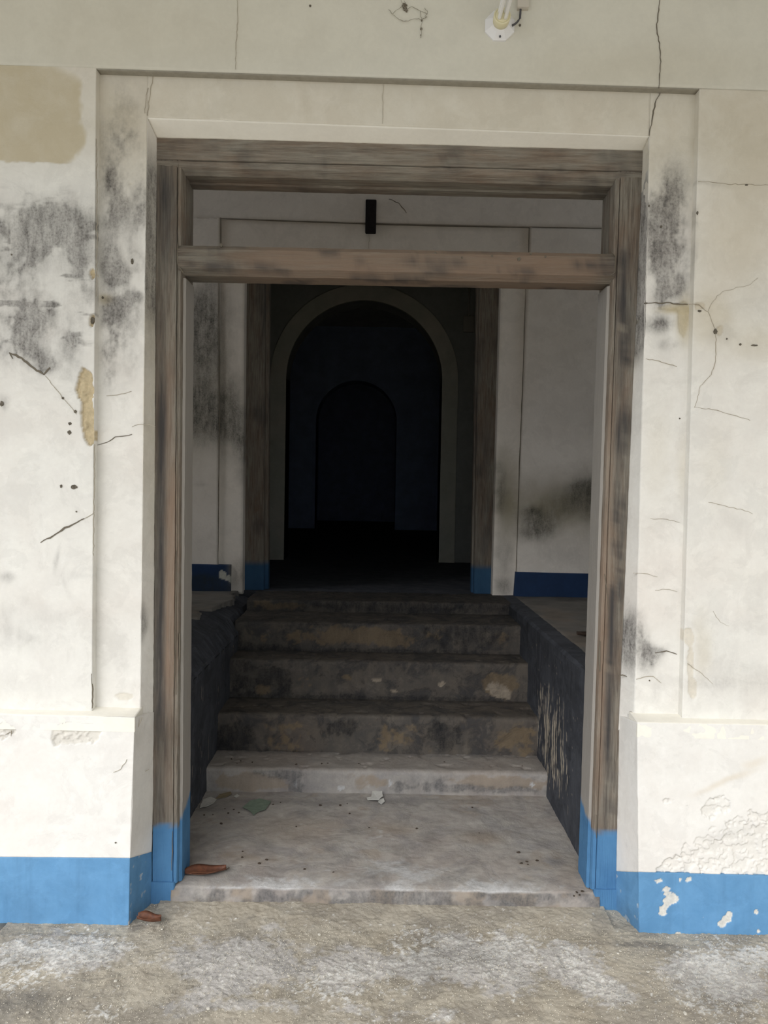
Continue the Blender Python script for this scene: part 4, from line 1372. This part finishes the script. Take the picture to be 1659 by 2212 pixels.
# dusty cobweb below the top edge of the photograph
cw = at(890, 30, Y_PANEL)
web = empty('cobweb', cw)
tag(web, 'dusty brown cobweb with a dangling strand, on the upper wall left of the lamp holder', 'cobweb')
rng = random.Random(3)
strands = [[(840, 20), (852, 34), (866, 44), (878, 46), (896, 40), (912, 42), (922, 36)], [(866, 0), (872, 14), (876, 22), (890, 14), (906, 22), (922, 30)],
           [(908, 24), (911, 45), (910, 62), (909, 82)], [(872, 2), (880, 12), (872, 22), (868, 10)], [(848, 30), (866, 14), (876, 6)], [(918, 18), (924, 26), (918, 38)]]
for s in strands:
    P = []
    for i in range(len(s) - 1):
        for j in range(4):
            t = j / 4
            P.append(at(s[i][0] + (s[i + 1][0] - s[i][0]) * t + rng.uniform(-1, 1), s[i][1] + (s[i + 1][1] - s[i][1]) * t + rng.uniform(-1, 1), Y_PANEL - .004 - .004 * rng.random()))
    P.append(at(*s[-1], Y_PANEL - .003))
    tube('strand', P, [.0005 + .0008 * rng.random() for _ in P], M['web'], web, 5)
for px, py, r in ((874, 14, 6), (910, 62, 2.5), (911, 44, 2), (909, 76, 1.6), (878, 22, 3.5)):
    c = at(px, py, Y_PANEL - .003)
    k = r * 2.7 / F_PX
    bm = bmesh.new()
    bmesh.ops.create_icosphere(bm, subdivisions=2, radius=1)
    for v in bm.verts:
        q = rng.uniform(.6, 1.1)
        v.co = Vector((c.x + v.co.x * k * q, c.y + v.co.y * .002, c.z + v.co.z * k * q * 1.5))
    me = bpy.data.meshes.new('mesh')
    bm.to_mesh(me)
    bm.free()
    link('dust_clump', me, M['webdark'], web)

# small dark wood block on the hall's back wall
b0, b1 = at(790, 431, YB - .03), at(812, 502, YB - .03)
tag(box('wooden_block', (b0.x, YB - .035, b1.z), (b1.x, YB + .005, b0.z), M['block'], None, .003),
    'small upright dark wooden block fixed to the hall wall, seen through the transom opening', 'block')
# black torn strip hanging from the header
s0 = at(835, 386, .235)
k = 2.9 / F_PX
strip = [(0, 0, 0), (8, -3, -1), (17, -6, -2), (24, -8, -2), (28, -14, -3), (23, -12, -2)]
tag(tube('torn_strip', [s0 + Vector((x * k, y * .002, -(-z) * 0 + y * k * .9)) for x, y, z in strip], [.002, .0045, .004, .005, .006, .002], M['rubber'], None, 8),
    'thin black torn strip hanging under the top rail of the wooden frame', 'strip')
# switch box on the arched wall
q0, q1 = at(1001, 683, YA - .02), at(1024, 718, YA - .02)
sb = tag(empty('switch_box', ((q0.x + q1.x) / 2, YA, (q0.z + q1.z) / 2)), 'dim square switch box on the inner wall right of the big arch', 'switch box')
box('housing', (q0.x, YA - .035, q1.z), (q1.x, YA, q0.z), M['box'], sb, .004)
box('cover', (q0.x + .012, YA - .042, q1.z + .02), (q1.x - .012, YA - .034, q0.z - .02), M['box'], sb, .003)
tube('conduit', [((q0.x + q1.x) / 2, YA - .012, q0.z - .01), ((q0.x + q1.x) / 2, YA - .012, q0.z + .4)], .009, M['box'], sb)


# leaves
def leaf(name, c, L, W, ang, m, curl, label, tilt=0.0, stem=True, vein=True):
    """dry leaf: pointed blade curled along its midrib, with stalk and midrib"""
    root = empty(name, c)
    nu, nv = 18, 9
    R = Matrix.Rotation(ang, 3, 'Z') @ Matrix.Rotation(tilt, 3, 'Y')
    V, F = [], []
    for side in (0, 1):
        for i in range(nu):
            t = i / (nu - 1)
            wdt = W * (math.sin(math.pi * min(t * .93 + .04, 1)) ** .75) * (1.15 - .45 * t)
            for j in range(nv):
                s = j / (nv - 1) * 2 - 1
                x = (t - .5) * L
                y = s * wdt * .5
                z = curl * W * (s * s) + .002 * math.sin(t * 7) * (1 + s) + .002 + .0012 * (1 - side)
                z += curl * .35 * L * (t - .5) ** 2
                V.append(Vector(c) + R @ Vector((x, y, z)))
    N = nu * nv
    for i in range(nu - 1):
        for j in range(nv - 1):
            a = i * nv + j
            F.append((a, a + 1, a + nv + 1, a + nv))
            F.append((N + a, N + a + nv, N + a + nv + 1, N + a + 1))
    rim = [j for j in range(nv)] + [i * nv + nv - 1 for i in range(1, nu)] + [(nu - 1) * nv + j for j in range(nv - 2, -1, -1)] + [i * nv for i in range(nu - 2, 0, -1)]
    for i in range(len(rim)):
        a, b = rim[i], rim[(i + 1) % len(rim)]
        F.append((a, b, N + b, N + a))
    link('blade', mesh_from(V, F, True), m, root)
    if vein:
        tube('midrib', [Vector(c) + R @ Vector(((t - .5) * L, 0, .0036 + curl * .35 * L * (t - .5) ** 2 + .002 * math.sin(t * 7))) for t in [i / 10 for i in range(11)]], .0011, M['leafvein'], root, 6)
    if stem:
        e = curl * .35 * L * .25
        tube('stalk', [Vector(c) + R @ Vector(p) for p in ((L * .49, 0, e + .003), (L * .54, .002, e + .006), (L * .58, .004, e + .008))], .0016, M['leafdark'], root, 6)
    tag(root, label, 'leaf')
    return root


p = atz(433, 1893, Z_LAND)
leaf('dry_leaf', p + Vector((.016, .012, .006)), .150, .082, math.radians(14), M['leaf'], .17, 'long reddish-brown dry leaf lying on the landing beside the left post')
p = atz(322, 1998, .0)
leaf('dry_leaf', p + Vector((0, .0, .012)), .085, .05, math.radians(-8), M['leaf'], .35, 'small crumpled brown leaf at the foot of the left post on the porch floor', stem=False)
p = atz(1262, 1376, Z_HALL)
leaf('dry_leaf', p + Vector((.03, 0, .006)), .14, .05, math.radians(-172), M['leafdark'], .3, 'dark dry leaf on the raised floor right of the stair, half hidden by the post', stem=False)


def chip(name, poly, Z, m, label, cat, lift=.004, thick=.0012, bend=.006, seed=0, group=None):
    """thin broken piece lying on a level floor; outline measured on the photograph"""
    rr = random.Random(seed)
    pts = []
    for i in range(len(poly)):
        (x0, y0), (x1, y1) = poly[i], poly[(i + 1) % len(poly)]
        n = max(1, int(math.hypot(x1 - x0, y1 - y0) / 5))
        for j in range(n):
            t = j / n
            jj = .8 if j else .2
            pts.append(atz(x0 + (x1 - x0) * t + rr.uniform(-jj, jj), y0 + (y1 - y0) * t + rr.uniform(-jj, jj) * .5, Z))
    c = sum(pts, Vector()) / len(pts)
    n = len(pts)
    V = []
    for s in (0, 1):
        for q in pts:
            d = (q - c)
            V.append(q + Vector((0, 0, lift + thick * (1 - s) + bend * (d.x * 9) ** 2 * .3)))
        V.append(c + Vector((0, 0, lift * .7 + thick * (1 - s))))
    F = []
    for i in range(n):
        j = (i + 1) % n
        F += [(i, j, n), (n + 1 + j, n + 1 + i, 2 * n + 1), (i, j, n + 1 + j, n + 1 + i)]
    return tag(link(name, mesh_from(V, F), m), label, cat, group)


chip('paint_flake', [(524, 1748), (540, 1734), (560, 1729), (586, 1735), (574, 1752), (556, 1758), (548, 1766), (538, 1754)], Z_LAND, M['green'],
     'large pale green paint flake on the landing near the left wall', 'paint flake', .008, seed=1)
chip('paint_flake', [(432, 1748), (438, 1730), (456, 1724), (468, 1730), (462, 1738), (446, 1745)], Z_LAND, M['flake'],
     'pale grey paint flake at the foot of the left side wall', 'paint flake', .006, seed=2)
chip('paint_flake', [(466, 1728), (474, 1718), (498, 1712), (501, 1717), (488, 1724)], Z_LAND, M['flaketan'], 'tan plaster flake beside the grey flake by the left side wall', 'paint flake', .004, seed=3)
chip('paint_flake', [(505, 1722), (512, 1717), (518, 1721), (510, 1725)], Z_LAND, M['flake'], 'tiny white flake between the tan and the green flakes', 'paint flake', .003, seed=4)
chip('torn_paper', [(804, 1713), (824, 1710), (827, 1726), (818, 1734), (794, 1734), (792, 1729), (802, 1727)], Z_LAND, M['paper'],
     'small torn white paper scrap at the foot of the first step', 'paper', .012, bend=.02, seed=5)
chip('torn_paper', [(819, 1729), (829, 1727), (831, 1734), (824, 1740), (817, 1735)], Z_LAND, M['paper'], 'little crumb of white paper just right of the torn scrap', 'paper', .005, seed=6)
chip('paint_flake', [(1083, 1932), (1098, 1931), (1106, 1938), (1088, 1943)], Z_LAND, M['flake'], 'pale chip near the right end of the doorstep edge', 'paint flake', .002, seed=7) if False else None


# crumbs of dirt, one object each
def crumb_mesh(seed):
    rr = random.Random(seed)
    bm = bmesh.new()
    bmesh.ops.create_icosphere(bm, subdivisions=2, radius=1)
    for v in bm.verts:
        v.co *= rr.uniform(.7, 1.15)
    me = bpy.data.meshes.new('crumb')
    bm.to_mesh(me)
    bm.free()
    return me


def crumbs(name, pts, Z, m, label, cat, group, size=(.003, .007), flatk=.5):
    src = None
    for i, (px, py) in enumerate(pts):
        if src is None:
            o = link(name, crumb_mesh(11), m)
            tag(o, label, cat, group)
            src = o
        else:
            o = src.copy()
            COL.objects.link(o)
        s = random.uniform(*size)
        o.location = atz(px, py, Z) + Vector((0, 0, s * flatk * .6))
        o.scale = (s * random.uniform(.8, 1.6), s, s * flatk)
        o.rotation_euler = (0, 0, random.uniform(0, 6))


crumbs('dirt_crumb', [(755, 1758), (797, 1788), (750, 1736), (441, 1761), (524, 1840), (523, 1853), (658, 1878), (560, 1866), (576, 1858), (478, 1780), (640, 1786), (692, 1740),
                      (1126, 1866), (1138, 1862), (1140, 1868), (720, 1885), (590, 1738), (606, 1734), (735, 1740), (1120, 1842), (493, 1757), (505, 1749), (516, 1756), (1246, 1928), (1252, 1934),
                      (1258, 1926), (1240, 1936), (460, 1760), (486, 1748), (1035, 1800), (1160, 1860), (1020, 1745), (900, 1790)], Z_LAND, M['crumb'],
       'dark crumb of dirt lying on the grey landing', 'dirt', 'dirt crumbs on the landing', (.003, .0065))
crumbs('dirt_crumb', [(500, 1640), (520, 1644), (545, 1647), (695, 1650), (708, 1649), (775, 1650), (960, 1646), (1128, 1655), (512, 1650), (640, 1652)], ZT[0], M['crumb'],
       'dark crumb of dirt on the tread of the lowest step', 'dirt', 'dirt crumbs on the lowest step', (.003, .006))
crumbs('stone_chip', [(700, 2110), (624, 2108), (560, 1748 + 260), (350, 2008), (150, 2158), (60, 2188), (1335, 2060), (1340, 2055), (690, 2000 + 20), (1050, 2130), (930, 2170), (1120, 2195), (450, 2180),
                      (820, 2150), (1180, 2090), (250, 2120), (1480, 2190), (1400, 2100)], 0.0, M['grit'],
       'pale stone chip on the rough porch floor', 'stone chip', 'stone chips on the porch floor', (.003, .006))

# loose sand and grit on the porch floor: nobody could count it
rs = np.random.RandomState(4)
V, F = [], []
tet = np.array([(1, 0, -.5), (-.5, .87, -.5), (-.5, -.87, -.5), (0, 0, .8)])
for i in range(9000):
    x = rs.uniform(-1.2, 1.35)
    y = rs.uniform(-.6, .13)
    if y > -.005 and (x < dl_b.x + .03 or x > dr_b.x - .05):
        continue
    s = rs.uniform(.0008, .0020)
    b = len(V)
    a = rs.uniform(0, 6.28)
    ca, sa = math.cos(a), math.sin(a)
    for t in tet * s:
        V.append((x + t[0] * ca - t[1] * sa, y + t[0] * sa + t[1] * ca, .003 + t[2]))
    F += [(b, b + 1, b + 3), (b + 1, b + 2, b + 3), (b + 2, b, b + 3), (b, b + 2, b + 1)]
tag(link('sand', mesh_from(V, F), flat('sand_grains', (.50, .44, .32), .9, .2, 0, 900, (.70, .67, .60))), 'loose coarse sand and grit scattered over the porch floor', 'sand', kind='stuff')
